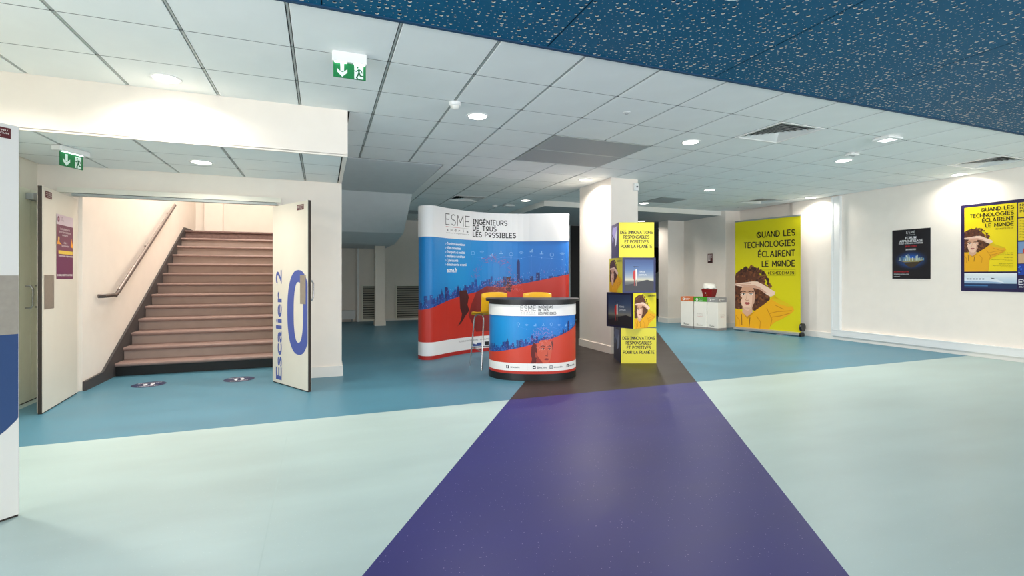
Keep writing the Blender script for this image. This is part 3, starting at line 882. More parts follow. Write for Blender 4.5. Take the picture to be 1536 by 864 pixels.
# poster on that leaf
q = Print(0.44, 0.64, (104, 36, 78)); q.L = 1
q.rect(0, 0.54, 0.44, 0.64, (216, 196, 204))
q.rect(0, 0.28, 0.44, 0.54, (118, 62, 84))
q.rect(0.05, 0.25, 0.43, 0.285, (226, 190, 70))
q.L = 2
wh = (238, 226, 226)
q.ell(0.05, 0.592, 0.026, 0.03, (110, 40, 70)); q.ell(0.05, 0.592, 0.012, 0.014, (200, 150, 160))
q.text('ESME', 0.10, 0.605, 0.026, (150, 110, 130)); q.text('SUDRIA', 0.10, 0.578, 0.026, (150, 110, 130))
q.text('La circulation se fait', 0.22, 0.492, 0.032, wh, 'c', False, fit=0.26)
q.text('dans le respect des distances', 0.22, 0.462, 0.032, wh, 'c', False, fit=0.32)
q.text('sanitaires', 0.22, 0.432, 0.032, wh, 'c', False, fit=0.15)
q.text('Aide à', 0.23, 0.355, 0.03, wh, 'c', fit=0.1); q.text('la prévention', 0.23, 0.325, 0.03, wh, 'c', fit=0.2)
q.poly([(0.01, 0.345), (0.05, 0.41), (0.08, 0.365), (0.13, 0.345)], (240, 160, 50)); q.ell(0.055, 0.40, 0.02, 0.022, (240, 190, 110))
q.poly([(0.37, 0.33), (0.40, 0.42), (0.42, 0.36), (0.44, 0.40), (0.44, 0.32)], (240, 160, 50))
q.text('Soyons tous responsables', 0.24, 0.225, 0.026, wh, 'c', True, fit=0.38)
q.text('ENSEMBLE, RESPECTONS LES RÈGLES', 0.22, 0.03, 0.026, wh, 'c', True, fit=0.40)
tag(q.build('poster', None, lambda a, b, o: (0.31 + a, -0.001 - o, 1.24 + b), PRINTM, loc=(-2.40, 5.79, 0), rz=th), 'purple notice poster with yellow bar on the left stair door', 'poster')
# right leaf
tr = math.atan2(5.78 - 6.55, -0.12 + 0.55)
dr = leaf('door_2', 0.83, 2.10, (-0.555, 6.56), tr, DOORW, 'right')
MB().box(0.667, 0.79, -0.003, 0.0, 0.96, 1.28).build('push_plate', STEEL, dr)
D_handle(dr, 0.76, 0.042, 1.0, 0.06)
BLU = (72, 88, 160)
e = Print(0.83, 2.1)
e.text('Escalier 2', 0.225, 0.05, 0.2, BLU, 'l', True, rot=PI / 2, fit=1.29)
def zero(e, cx, cz, rx, rz_, sw, c, sz=None):
    sz = sz or sw
    n = 40
    for i in range(n):
        a, b = 2 * PI * i / n, 2 * PI * (i + 1) / n
        f = lambda t, R, S: (cx + R * abs(math.cos(t)) ** 0.85 * (1 if math.cos(t) > 0 else -1), cz + S * abs(math.sin(t)) ** 0.85 * (1 if math.sin(t) > 0 else -1))
        P = [f(a, rx, rz_), f(b, rx, rz_), f(b, rx - sw, rz_ - sz), f(a, rx - sw, rz_ - sz)]
        e.tri(P[:3], c); e.tri([P[0], P[2], P[3]], c)
zero(e, 0.625, 0.863, 0.258, 0.475, 0.15, BLU, 0.135)
e.build('lettering', dr, lambda a, b, o: (a, -0.0004 - o, b), PRINTM)
small_sign((-0.555, 6.56), tr, 0.60, 2.005, 0.15, 0.06, 'small dark red sticker at the top of the right stair door')
# near leaf at the left picture edge
dn = leaf('door_3', 0.922, 2.06, (-2.15, 2.72), math.radians(45), WHITE2, 'right')
MB().box(0.60, 0.92, -0.003, 0.0, 0.965, 1.273).build('push_plate', STEEL, dn)
e = Print(0.92, 2.06)
zero(e, 0.62, 0.863, 0.39, 0.475, 0.26, (40, 72, 122))
e.build('lettering', dn, lambda a, b, o: (a, -0.0004 - o, b), PRINTM)
small_sign((-2.15, 2.72), math.radians(45), 0.735, 1.985, 0.155, 0.055, 'dark red sticker on the nearest door at the left picture edge')
# pale double doors in the left wall
for nm, ya, yb, hy in (('door_4', 5.52, 6.445, 6.35), ('door_5', 6.455, 6.64, 6.53)):
    t = thing(nm, None, None, (-2.80, ya, 0), PI / 2); t['kind'] = 'structure'
    t = MB().box(0, yb - ya, -0.03, 0.0, 0.01, 2.15).build('leaf_panel', DOORG, t)
    MB().box(0, yb - ya, -0.028, -0.002, 0.0, 0.01).build('dark_edge', DARKW, t)
    D_handle(t, hy - ya, -0.03, 0.95, -0.06)
t = thing('door_closer', 'grey door closer box above the pale double doors', 'door closer', (-2.77, 6.35, 2.04), PI / 2)
MB().bevbox(0, 0.26, -0.06, 0.0, 0, 0.065, 0.005).build('body', ALU, t)
MB().box(0.12, 0.14, -0.05, -0.01, 0.065, 0.078).build('arm', ALU, t)
# rail of the closing mechanism over the stair doorway
t = thing('door_coordinator_rail', 'long pale rail fixed above the stair doorway', 'rail', (-2.62, 6.65, 2.14))
MB().box(0, 2.15, -0.05, 0, 0.02, 0.075).build('cover', CREAM, t)
MB().box(0.12, 2.1, -0.04, 0, -0.012, 0.015).build('channel', RUNNER, t)
MB().box(0.15, 2.08, -0.03, -0.01, 0.0152, 0.0198).build('arm', DARKW, t)
# black slabs painted for the dark of the back doorways
t = thing('dark_doorway_1', None, None, (6.84, 12.98, 0)); t['kind'] = 'structure'
MB().box(0, 1.06, 0, 0.05, 0, 2.76).build('leaf_panel', BLACKM, t)
t = thing('dark_doorway_2', None, None, (9.3, 12.98, 0)); t['kind'] = 'structure'
MB().box(0, 1.2, 0, 0.05, 0, 2.17).build('leaf_panel', BLACKM, t)
MB().tube([(0.78, 0.0, 0.97), (0.78, -0.04, 0.97)], 0.45, 36).build('round_panel', GREY, t)

# ------------------------------------------------------------------ floor stickers
for (x, y, lab) in ((-1.895, 6.92, 'round navy floor sticker with footprints, left one before the stairs'), (-0.955, 6.875, 'round navy floor sticker with footprints, right one by the open door')):
    f = Print(0.44, 0.44); R = 0.17
    f.ell(0.22, 0.22, R, R, (18, 36, 80), 40)
    f.L = 1
    wh = (228, 232, 238)
    for sx_ in (-1, 1):
        f.ell(0.22 + sx_ * 0.035, 0.235, 0.022, 0.038, wh, 12); f.ell(0.22 + sx_ * 0.033, 0.18, 0.017, 0.02, wh, 10)
    f.text('MAINTENEZ VOS', 0.22, 0.295, 0.04, wh, 'c', True, fit=0.23); f.text('DISTANCES', 0.22, 0.11, 0.04, wh, 'c', True, fit=0.19)
    tag(f.build('floor_sticker', None, lambda a, b, o: (a - 0.22, b - 0.22, 0.0004 + o), PRINT, loc=(x, y, 0), rz=math.radians(8)), lab, 'floor sticker', 'floor stickers before the stairs')

# ------------------------------------------------------------------ the city print shared by backdrop and counter
def city(p, W, z_sky0, z_sky1, diag, seed, scale, big):
    """blue sky with skyline; diag(u) = upper border of the red field"""
    rnd = random.Random(seed)
    def sky(u, v):
        t = u / W
        q = (v - z_sky0) / (z_sky1 - z_sky0)
        a = (0, 116, 190); b = (34, 120, 210); c = (0, 156, 218)
        k = max(0, 1 - abs(t - 0.30) * 2.2)
        base = [a[i] + (b[i] - a[i]) * t for i in range(3)]
        return tuple(max(0, min(255, base[i] + (c[i] - base[i]) * k * (1 - q * 0.4) - (1 - q) * 18)) for i in range(3))
    n = 14
    for i in range(n):
        for j in range(5):
            za, zb = z_sky0 + (z_sky1 - z_sky0) * j / 5, z_sky0 + (z_sky1 - z_sky0) * (j + 1) / 5
            p.rect(W * i / n, za, W * (i + 1) / n, zb, sky)
    p.L += 1
    # thin network of light lines and small icons
    pal = (140, 190, 238)
    nodes = [(W * (0.40 + 0.058 * i), z_sky1 - scale * (0.22 + 0.10 * rnd.random())) for i in range(10)]
    for a, b in zip(nodes[:-1], nodes[1:]): p.line([a, b], scale * 0.004, (70, 140, 220))
    for i, a in enumerate(nodes):
        b = (a[0] + scale * rnd.uniform(-.2, .2), z_sky0 + scale * rnd.uniform(.1, .35))
        p.line([a, b], scale * 0.0035, (50, 120, 210))
        p.ell(a[0], a[1], scale * .008, scale * .008, pal, 8)
        k = i % 4; y = a[1] + scale * .06
        if k == 0:
            p.line([(a[0] + scale * .03 * math.cos(t * PI / 6), y + scale * .03 * math.sin(t * PI / 6)) for t in range(13)], scale * .006, pal)
        elif k == 1:
            for r in (.02, .035, .05): p.line([(a[0] + scale * r * math.cos(t), y + scale * r * math.sin(t)) for t in [PI * (.25 + .1 * z) for z in range(6)]], scale * .006, pal)
        elif k == 2:
            for z in (-1, 0, 1): p.rect(a[0] + scale * (.02 * z - .006), y, a[0] + scale * (.02 * z + .006), y + scale * (.04 + .015 * z), pal)
        else:
            p.rect(a[0] - scale * .03, y, a[0] + scale * .03, y + scale * .008, pal); p.rect(a[0] - scale * .006, y, a[0] + scale * .006, y + scale * .05, pal)
    p.L += 1
    cols = [(18, 58, 128), (28, 72, 146), (40, 58, 132), (12, 76, 156), (34, 92, 170)]
    def tower(x, wd, top, c, spire=0):
        p.rect(x, z_sky0 - 0.6 * scale, x + wd, top, c)
        if spire == 1: p.poly([(x + wd * .2, top), (x + wd * .5, top + spire * wd * 1.3), (x + wd * .8, top)], c)
        if spire == 2: p.poly([(x, top - .01 * scale), (x + wd, top - .01 * scale), (x + wd * .9, top + wd * .6), (x + wd * .35, top + wd * 1.1)], c)
    for lay in range(3):
        x = 0.0
        while x < W:
            wd = scale * rnd.uniform(.02, .055)
            base = max(z_sky0, diag(min(W, x)) - 0.02)
            fade = 1 - .75 * max(0, min(1, (x / W - .5) / .25))
            tower(x, wd, base + scale * (.19 - .055 * lay) * fade * rnd.uniform(.35, 1.3), cols[(lay + rnd.randrange(3)) % 5], 1 if rnd.random() < .12 else 0)
            x += wd * rnd.uniform(.8, 1.3)
        p.L += 1
    for (u, wd, hh, sp) in big: tower(u * W, wd * scale, diag(u * W) + hh * scale, (22, 44, 108), sp)
    p.L += 1
    for i in range(int(170 * W / scale / 1.1)):
        u = rnd.uniform(0, W); v = diag(u) + rnd.uniform(-0.02, 0.16) * scale
        p.rect(u, v, u + scale * .006, v + scale * rnd.uniform(.005, .02), rnd.choice([(70, 150, 220), (110, 180, 235), (30, 110, 200), (150, 110, 190)]))
    p.L += 1

def esme_logo(p, x, y, size, c=(40, 40, 44)):
    w_ = p.caps('ESME', x, y, size, c, 0.075, 'l', 0.26)
    p.rect(x, y - size * .2, x + w_ * .62, y - size * .17, (190, 60, 60)); p.rect(x + w_ * .62, y - size * .2, x + w_, y - size * .175, (170, 165, 160))
    for i, ch in enumerate('sudria'):
        p.text(ch, x + w_ * (i + .5) / 6, y - size * .56, size * .36, (60, 60, 64), 'c', True, xs=1.5)
    p.text("école d'ingénieurs", x + w_ / 2, y - size * .78, size * .15, (120, 120, 120), 'c', fit=w_ * .95)
    return w_

# ------------------------------------------------------------------ curved pop-up backdrop
plan = [(1.385, 7.62), (1.395, 7.545), (1.425, 7.475), (1.49, 7.432), (1.58, 7.44), (1.72, 7.545), (1.92, 7.69), (2.30, 7.885), (2.72, 7.965), (3.14, 7.90), (3.48, 7.74), (3.74, 7.595), (3.86, 7.545), (3.925, 7.55), (3.965, 7.60), (3.975, 7.66)]
def catmull(P, n=5):
    out = []
    for i in range(len(P) - 1):
        a, b, c, d = P[max(i - 1, 0)], P[i], P[i + 1], P[min(i + 2, len(P) - 1)]
        for k in range(n):
            t = k / n
            out.append(tuple(0.5 * ((2 * b[q]) + (-a[q] + c[q]) * t + (2 * a[q] - 5 * b[q] + 4 * c[q] - d[q]) * t * t + (-a[q] + 3 * b[q] - 3 * c[q] + d[q]) * t ** 3) for q in (0, 1)))
    out.append(P[-1]); return out
curve = catmull(plan, 4)
bd = thing('pop_up_backdrop', 'tall curved white blue and red exhibition backdrop behind the stools', 'display wall', (2.7, 7.7, 0))
CP = [(x - 2.7, y - 7.7) for x, y in curve]
AL = [0.0]
for a, b in zip(CP[:-1], CP[1:]): AL.append(AL[-1] + math.hypot(b[0] - a[0], b[1] - a[1]))
BW, BH = AL[-1], 2.34
def bd_map(u, v, o):
    i = 0
    while i < len(AL) - 2 and AL[i + 1] < u: i += 1
    t = (u - AL[i]) / max(1e-9, AL[i + 1] - AL[i])
    a, b = CP[i], CP[i + 1]
    def nrm(k):
        q0, q1 = CP[max(k - 1, 0)], CP[min(k + 1, len(CP) - 1)]
        dx, dy = q1[0] - q0[0], q1[1] - q0[1]; l = math.hypot(dx, dy)
        return (dy / l, -dx / l)
    n0, n1 = nrm(i), nrm(i + 1)
    nx, ny = n0[0] + (n1[0] - n0[0]) * t, n0[1] + (n1[1] - n0[1]) * t
    return (a[0] + (b[0] - a[0]) * t + nx * o, a[1] + (b[1] - a[1]) * t + ny * o, v)
m = MB()
for side, off in ((0, 0.0), (1, -0.012)):
    pass
n = len(CP); vs = []
for k in range(n):
    f0 = bd_map(AL[k], 0.0, 0.0); f1 = bd_map(AL[k], 0.0, -0.012)
    vs += [(f0[0], f0[1], 0.0), (f0[0], f0[1], BH), (f1[0], f1[1], BH), (f1[0], f1[1], 0.0)]
fs = []
for k in range(n - 1):
    for q in range(4):
        r = (q + 1) % 4
        fs.append((k * 4 + q, k * 4 + r, (k + 1) * 4 + r, (k + 1) * 4 + q))
fs += [(0, 1, 2, 3), ((n - 1) * 4 + 3, (n - 1) * 4 + 2, (n - 1) * 4 + 1, (n - 1) * 4)]
m.add(vs, fs); m.build('panel', PLASTIC, bd, smooth=True)
# where picture columns fall on the arc length
def arc_at(x):      # arc length for a given world x on the front side
    best = min(range(len(curve)), key=lambda k: abs(curve[k][0] - x) + (0 if k > 3 else 0.0))
    return AL[best] + (x - curve[best][0])
p = Print(BW, BH, (240, 240, 240))
u_l, u_r = arc_at(1.45), arc_at(3.93)
RZ = lambda u: 0.75 + 0.56 * (max(0, u - u_l) / (u_r - u_l)) ** 0.92 + 0.02 * math.sin(u * 2)
p.L = 1
city(p, BW, 0.7, 1.866, RZ, 11, 1.05, [(0.195, .045, .22, 0), (0.285, .05, .13, 1), (0.585, .05, .17, 0), (0.665, .05, .36, 2), (0.74, .05, .10, 0), (0.775, .06, .14, 0)])
# dotted head outline
rnd = random.Random(5)
for i in range(90):
    a = rnd.uniform(0.1, PI - 0.1); r = rnd.uniform(.30, .40)
    cx_, cz_ = arc_at(2.72), 1.18
    x0_, z0_ = cx_ + r * 1.0 * math.cos(a), cz_ + r * 1.1 * math.sin(a)
    p.line([(x0_, z0_), (x0_ + rnd.uniform(-.07, .07), z0_ + rnd.uniform(-.06, .06))], 0.0035, rnd.choice([(190, 80, 120), (150, 90, 160), (110, 110, 190)]))
p.L += 1
red = (196, 46, 30)
N = 24
p.poly([(0, 0.262), (BW, 0.262)] + [(BW * (N - i) / N, RZ(BW * (N - i) / N)) for i in range(N + 1)], red)
p.L += 1
dk = (70, 24, 26)
ux = arc_at(2.12)
p.poly([(ux - .06, 1.03), (ux + .10, 1.04), (ux + .15, .92), (ux + .12, .80), (ux + .16, .70), (ux + .08, .62), (ux - .02, .50), (ux - .10, .46), (ux - .02, .56), (ux + .0, .66), (ux - .04, .74), (ux - .05, .9)], dk)
p.poly([(ux + .14, .62), (ux + .30, .34), (ux + .62, .34), (ux + .70, .60), (ux + .9, 1.06), (ux + .5, 1.10), (ux + .3, 1.0), (ux + .2, .8)], (128, 30, 26))
hx_ = arc_at(2.98)
for i in range(60):
    p.ell(hx_ + rnd.gauss(0, .035), rnd.uniform(1.0, 1.26), .010, .02, rnd.choice([(46, 22, 28), (90, 30, 36), (60, 24, 40)]), 7, rnd.random())
for i in range(90):
    x0_, z0_ = hx_ + rnd.uniform(-.3, .25), rnd.uniform(1.02, 1.2)
    p.line([(x0_, z0_), (x0_ + rnd.uniform(-.05, .05), z0_ + rnd.uniform(-.04, .04))], .003, (210, 110, 110))
p.L += 1
p.rect(0, 1.866, BW, BH, (240, 240, 240)); p.rect(0, 0.058, BW, 0.264, (238, 238, 238)); p.rect(0, 0, BW, 0.058, (176, 34, 26))
p.L += 1
ink = (26, 26, 30)
xl = arc_at(1.80)
esme_logo(p, xl, 2.08, 0.17)
xi = arc_at(2.335)
p.caps('INGÉNIEURS', xi, 2.135, 0.078, ink, 0.2, 'l', 0.29, 1.0)
p.caps('DE ToUS', xi, 2.030, 0.078, ink, 0.2, 'l', 0.29, 1.0)
p.caps('LES PoSSIBLES', xi, 1.925, 0.078, ink, 0.2, 'l', 0.29, 1.0)
for i, s_ in enumerate(['Transition énergétique', 'Villes connectées', 'Transports et mobilité', 'Intelligence numérique', 'Cybersécurité', 'Biotechnologies et santé']):
    z = 1.762 - i * 0.0655
    p.line([(xl - .005, z + .028), (xl + .008, z + .016), (xl - .005, z + .004)], .006, (235, 245, 252))
    p.text(s_, xl + .03, z, .062, (235, 245, 252), 'l', True, xs=.72)
p.text('esme.fr', xl + .03, 1.33, .10, (245, 250, 255), 'l', True, xs=.78)
p.text('ÉCOLE D’INGÉNIEURS   HABILITÉE PAR LA CTI', arc_at(2.05), .195, .034, (110, 110, 116), 'l', fit=.85)
xb = arc_at(2.3)
p.poly([(xb, .16), (xb + .04, .10), (xb + .20, .10), (xb + .20, .155), (xb + .12, .155), (xb + .10, .13)], (60, 80, 140)); p.rect(xb + .26, .10, xb + .34, .165, ink); p.rect(xb + .40, .10, xb + .60, .16, (60, 80, 140))
p.build('printed_graphic', bd, bd_map, PRINT, strips=AL)
for k in (10, 18, 26, 34, 42, 50):
    q = bd_map(AL[k], 0, -0.035)
    MB().tube([(q[0], q[1], 0.0), (q[0], q[1], BH - 0.02)], 0.010, 8).build('frame_upright', ALU, bd)
for i in range(4):
    MB().tube([bd_map(AL[k], 0.1 + i * .7, -0.035) for k in range(10, 51)], 0.007, 6).build('frame_crossbar', ALU, bd)

# ------------------------------------------------------------------ reception counter
cx, cy = cw(0.262, 6.42)
ct = thing('reception_counter', 'curved promotional counter with printed woman and black top', 'counter', (cx, cy, 0), math.radians(-YAW - 1.5))
def dshape(a, b, back, n=40, e=2.35):
    P = []
    for i in range(n + 1):
        t = PI + PI * i / n
        c_, s_ = math.cos(t), math.sin(t)
        P.append((a * abs(c_) ** (2 / e) * (1 if c_ > 0 else -1), -b * abs(s_) ** (2 / e)))
    P += [(a, back), (-a, back)]
    return P
FR = dshape(0.56, 0.45, 0.10)
MB().prism(dshape(0.565, 0.455, 0.10), 'z', 0.0, 0.085).build('plinth', BLACK, ct, smooth=True)
MB().prism(dshape(0.55, 0.44, 0.09), 'z', 0.085, 0.93).build('body', WHITE2, ct, smooth=True)
MB().prism(dshape(0.56, 0.45, 0.10), 'z', 0.92, 0.952).build('top_band', BLACK, ct, smooth=True)
tp = MB(); O = dshape(0.60, 0.49, 0.18, 40, 2.2)
tp.prism(O, 'z', 0.952, 0.966); tp.prism([(x * 1.006, y * 1.006) for x, y in O], 'z', 0.966, 0.984)
tp.build('top', BLACK, ct, smooth=True)
CF = [q for q in dshape(0.552, 0.442, 0.10)[:41]]
CF = [(-0.552, 0.06)] + CF + [(0.552, 0.06)]
CA = [0.0]
for a, b in zip(CF[:-1], CF[1:]): CA.append(CA[-1] + math.hypot(b[0] - a[0], b[1] - a[1]))
CW_ = CA[-1]
def ct_map(u, v, o):
    i = 0
    while i < len(CA) - 2 and CA[i + 1] < u: i += 1
    t = (u - CA[i]) / max(1e-9, CA[i + 1] - CA[i]); a, b = CF[i], CF[i + 1]
    dx, dy = b[0] - a[0], b[1] - a[1]; l = math.hypot(dx, dy)
    return (a[0] + dx * t + dy / l * o, a[1] + dy * t - dx / l * o, 0.085 + v)
def ca_at(x):
    k = min(range(len(CF)), key=lambda q: abs(CF[q][0] - x)); return CA[k]
CH = 0.835
p = Print(CW_, CH, (240, 238, 234))
ul, ur = ca_at(-.50), ca_at(.50)
DZ = lambda u: 0.24 + 0.30 * max(0, (u - ul) / (ur - ul)) ** 1.35
p.L = 1
city(p, CW_, 0.2, 0.70, DZ, 21, 0.55, [(0.31, .06, .20, 1), (0.40, .055, .17, 0), (0.36, .03, .10, 0), (0.50, .05, .09, 1), (0.72, .04, .11, 0), (0.765, .045, .2, 2)])
rnd = random.Random(9)
hx = ca_at(.12)
for i in range(150):
    a = rnd.uniform(0.0, PI); r = rnd.uniform(.08, .165)
    x0_, z0_ = hx + r * math.cos(a) * 1.05, .38 + r * math.sin(a) * 1.15
    p.line([(x0_, z0_), (x0_ + rnd.uniform(-.03, .03), z0_ + rnd.uniform(-.025, .025))], .0018, rnd.choice([(170, 120, 190), (120, 140, 215), (190, 150, 200)]))
p.L += 1
p.poly([(0, 0.02), (CW_, 0.02)] + [(CW_ * (24 - i) / 24, DZ(CW_ * (24 - i) / 24)) for i in range(25)], (204, 62, 38))
p.L += 1
# the printed face, tinted red
def T(x, y): return (hx - .17 + x * .34, .115 + y * .34)
p.poly([T(.10, .0), T(.14, .2), T(.10, .35), T(.12, .62), T(.2, .78), T(.36, .66), T(.36, .1)], (98, 30, 26))
p.poly([T(.76, .62), T(.86, .86), T(.9, .7), T(.86, .5)], (98, 34, 34))
p.L += 1
p.poly([T(.30, .0), T(.30, .18), T(.33, .32), T(.30, .70), T(.44, .86), T(.66, .88), T(.82, .80), T(.86, .6), T(.83, .36), T(.78, .14), T(.70, .04), T(.58, .0)], (206, 88, 62))
p.poly([T(.30, .0), T(.33, .32), T(.38, .24), T(.52, .06), T(.58, .0)], (150, 48, 36))
p.poly([T(.26, .25), T(.32, .24), T(.31, .42), T(.25, .44)], (176, 66, 48))
p.L += 1
dkr = (84, 28, 26)
p.line([T(.42, .62), T(.52, .67), T(.60, .63)], .009, dkr); p.line([T(.70, .63), T(.77, .66), T(.83, .61)], .009, dkr)
p.ell(*T(.53, .55), .024, .010, (226, 150, 126)); p.ell(*T(.765, .55), .020, .010, (226, 150, 126))
p.ell(*T(.535, .55), .010, .010, (60, 30, 34)); p.ell(*T(.765, .55), .010, .010, (60, 30, 34))
p.line([T(.44, .56), T(.53, .59), T(.61, .55)], .005, dkr); p.line([T(.70, .56), T(.765, .585), T(.82, .55)], .005, dkr)
p.line([T(.66, .56), T(.70, .36), T(.66, .32)], .006, (160, 56, 42)); p.line([T(.62, .31), T(.70, .30)], .007, dkr)
p.poly([T(.56, .19), T(.64, .225), T(.70, .215), T(.76, .19), T(.70, .15), T(.62, .155)], (140, 36, 34)); p.line([T(.56, .19), T(.66, .19), T(.76, .19)], .003, (90, 20, 24))
for i in range(40):
    a, b = rnd.uniform(.3, .86), rnd.uniform(.5, .95)
    p.line([T(a, b), T(a + rnd.uniform(-.1, .1), b + rnd.uniform(-.08, .08))], .0014, (232, 150, 150))
p.L += 1
p.rect(0, 0.70, CW_, CH, (240, 238, 234)); p.rect(0, 0.032, CW_, 0.128, (240, 238, 234)); p.rect(0, 0, CW_, 0.032, (190, 48, 32))
p.L += 1
esme_logo(p, ca_at(-.03) - .145, 0.768, 0.058)
xi = ca_at(.12) - .045
p.caps('INGÉNIEURS', xi, .796, .027, ink, .18, 'l', .22, .82); p.caps('DE ToUS', xi, .758, .027, ink, .18, 'l', .22, .82); p.caps('LES PoSSIBLES', xi, .720, .027, ink, .18, 'l', .22, .82)
xs_ = [ca_at(-.30), ca_at(-.02), ca_at(.22), ca_at(.42)]
for i, (x, s_) in enumerate(zip(xs_, ['esme.sudria', '@Esme_Sudria', 'esme.sudria', 'esme-sudria'])):
    p.rect(x, .062, x + .036, .100, ink); p.text(s_, x + .052, .070, .030, (70, 70, 74), 'l', True, fit=.115)
p.L += 1
p.text('f', xs_[0] + .020, .064, .045, (245, 245, 245), 'c', True)
p.ell(xs_[1] + .018, .08, .012, .008, (245, 245, 245)); p.poly([(xs_[1] + .022, .083), (xs_[1] + .031, .090), (xs_[1] + .026, .076)], (245, 245, 245))
p.rect(xs_[2] + .005, .067, xs_[2] + .031, .095, (220, 220, 220)); p.ell(xs_[2] + .018, .081, .008, .008, ink)
p.text('in', xs_[3] + .018, .068, .034, (245, 245, 245), 'c', True)
p.build('printed_graphic', ct, ct_map, PRINT, strips=CA)

# ------------------------------------------------------------------ bar stools
def stool(x, y, rz, label):
    t = thing('bar_stool', label, 'stool', (x, y, 0), rz, 'yellow bar stools')
    # one-piece shell: seat pan curving up into a low back (the back is on local -y, seen from behind)
    prof = [(-0.175, 1.05), (-0.182, 1.03), (-0.18, 0.93), (-0.172, 0.83), (-0.15, 0.785), (-0.11, 0.765), (0.0, 0.755), (0.12, 0.757), (0.17, 0.745), (0.185, 0.725)]
    m = MB(); nx = 9; V = []
    for layer in (0, 1):
        for j, (py, pz) in enumerate(prof):
            for i in range(nx):
                q = i / (nx - 1) * 2 - 1
                wd = 0.195 * (1 - 0.08 * (j == 0)) * (1 if j > 0 else 0.94)
                k = abs(q) ** 3
                bx_, by_, bz_ = q * wd, py + (0.02 * k if j < 4 else 0), pz + (0.018 * k if j > 4 else 0) - (0.015 * k if j == 0 else 0)
                if layer: 
                    if j < 5: by_ += 0.014 
                    bz_ -= (0.016 if j >= 4 else 0.004 if j else 0.0)
                V.append((bx_, by_, bz_))
    n1 = nx * len(prof); F = []
    for j in range(len(prof) - 1):
        for i in range(nx - 1):
            a = j * nx + i
            F.append((a, a + 1, a + nx + 1, a + nx)); F.append((n1 + a, n1 + a + nx, n1 + a + nx + 1, n1 + a + 1))
        for i in (0, nx - 1):
            a = j * nx + i
            F.append((a, a + nx, n1 + a + nx, n1 + a))
    for j in (0, len(prof) - 1):
        for i in range(nx - 1):
            a = j * nx + i
            F.append((a, a + 1, n1 + a + 1, n1 + a))
    m.add(V, F); m.build('seat', YELLOWP, t, smooth=True)
    for sx in (-1, 1):
        pts = [(sx * 0.21, -0.19, 0.0), (sx * 0.165, -0.155, 0.66), (sx * 0.16, -0.14, 0.705), (sx * 0.155, -0.10, 0.735), (sx * 0.15, 0.0, 0.738), (sx * 0.155, 0.10, 0.728), (sx * 0.16, 0.14, 0.70), (sx * 0.165, 0.155, 0.65), (sx * 0.21, 0.20, 0.0)]
        MB().tube(pts, 0.011, 10).build('leg_frame', CHROME, t, smooth=True)
    f = MB(); f.tube([(-0.193, 0.18, 0.26), (0.193, 0.18, 0.26)], 0.009, 8); f.build('footrest', CHROME, t, smooth=True)
    for sx in (-1, 1): MB().tube([(sx * 0.193, -0.176, 0.26), (sx * 0.193, 0.18, 0.26)], 0.009, 8).build('stretcher', CHROME, t, smooth=True)
stool(2.184, 6.565, math.radians(7.3), 'yellow bar stool standing left of the counter, chrome legs visible')
sx, sy = cw((805 - 768) / 741 * 6.9, 6.9)
stool(sx, sy, math.radians(-YAW), 'yellow bar stool mostly hidden behind the counter')

# ------------------------------------------------------------------ stacked promotional cubes
SB = 0.512
def face_text():
    p = Print(SB, SB, (222, 212, 58)); p.L = 1
    for i, s_ in enumerate(['DES INNOVATIONS', 'RESPONSABLES', 'ET POSITIVES', 'POUR LA PLANÈTE']):
        n_ = sum(G[c][0] + .2 for c in s_) - .2
        p.caps(s_, SB / 2, .345 - i * .068, .042, (34, 30, 20), .19, 'c', .2, 0.93)
    return p
def face_woman():
    p = Print(SB, SB, (226, 212, 40)); p.L = 1
    portrait(p, .03, .0, .52, 20, 110, 4)
    p.L += 1; p.text('#ESMEDEMAIN', .49, .455, .026, (60, 50, 20), 'r', True)
    return p
def face_sky(dark):
    k = .62 if dark else 1.0
    p = Print(SB, SB, tuple(c * k for c in (30, 34, 84))); p.L = 1
    n = 14
    def col(u, v):
        q = (v - .03) / .45
        st = [(0, (40, 42, 52)), (.28, (92, 94, 92)), (.34, (206, 200, 172)), (.44, (150, 160, 172)), (.7, (82, 110, 156)), (1, (52, 74, 124))]
        for (a, ca), (b, cb) in zip(st[:-1], st[1:]):
            if q <= b:
                t = max(0, min(1, (q - a) / (b - a))); return tuple((ca[i] + (cb[i] - ca[i]) * t) * k for i in range(3))
        return tuple(c * k for c in st[-1][1])
    for i in range(n): p.rect(.035, .03 + .45 * i / n, .48, .03 + .45 * (i + 1) / n, col)
    p.L += 1
    p.poly([(.035, .03), (.48, .03), (.48, .16), (.38, .19), (.27, .165), (.15, .13), (.035, .11)], tuple(c * k for c in (44, 44, 50)))
    p.L += 1
    p.ell(.185, .255, .026, .075, (186, 40, 40)); p.rect(.20, .19, .222, .33, (228, 222, 214)); p.ell(.211, .33, .011, .016, (228, 222, 214))
    p.rect(.176, .10, .186, .19, (150, 50, 44)); p.rect(.206, .10, .214, .19, (176, 150, 136))
    p.line([(.20, .345), (.17, .385), (.25, .38)], .004, tuple(c * k for c in (40, 44, 60)))
    p.text('TERRE', .25, .295, .034, (220, 224, 226), 'l', False); p.text('DEMAIN', .25, .25, .034, (220, 224, 226), 'l', False)
    return p
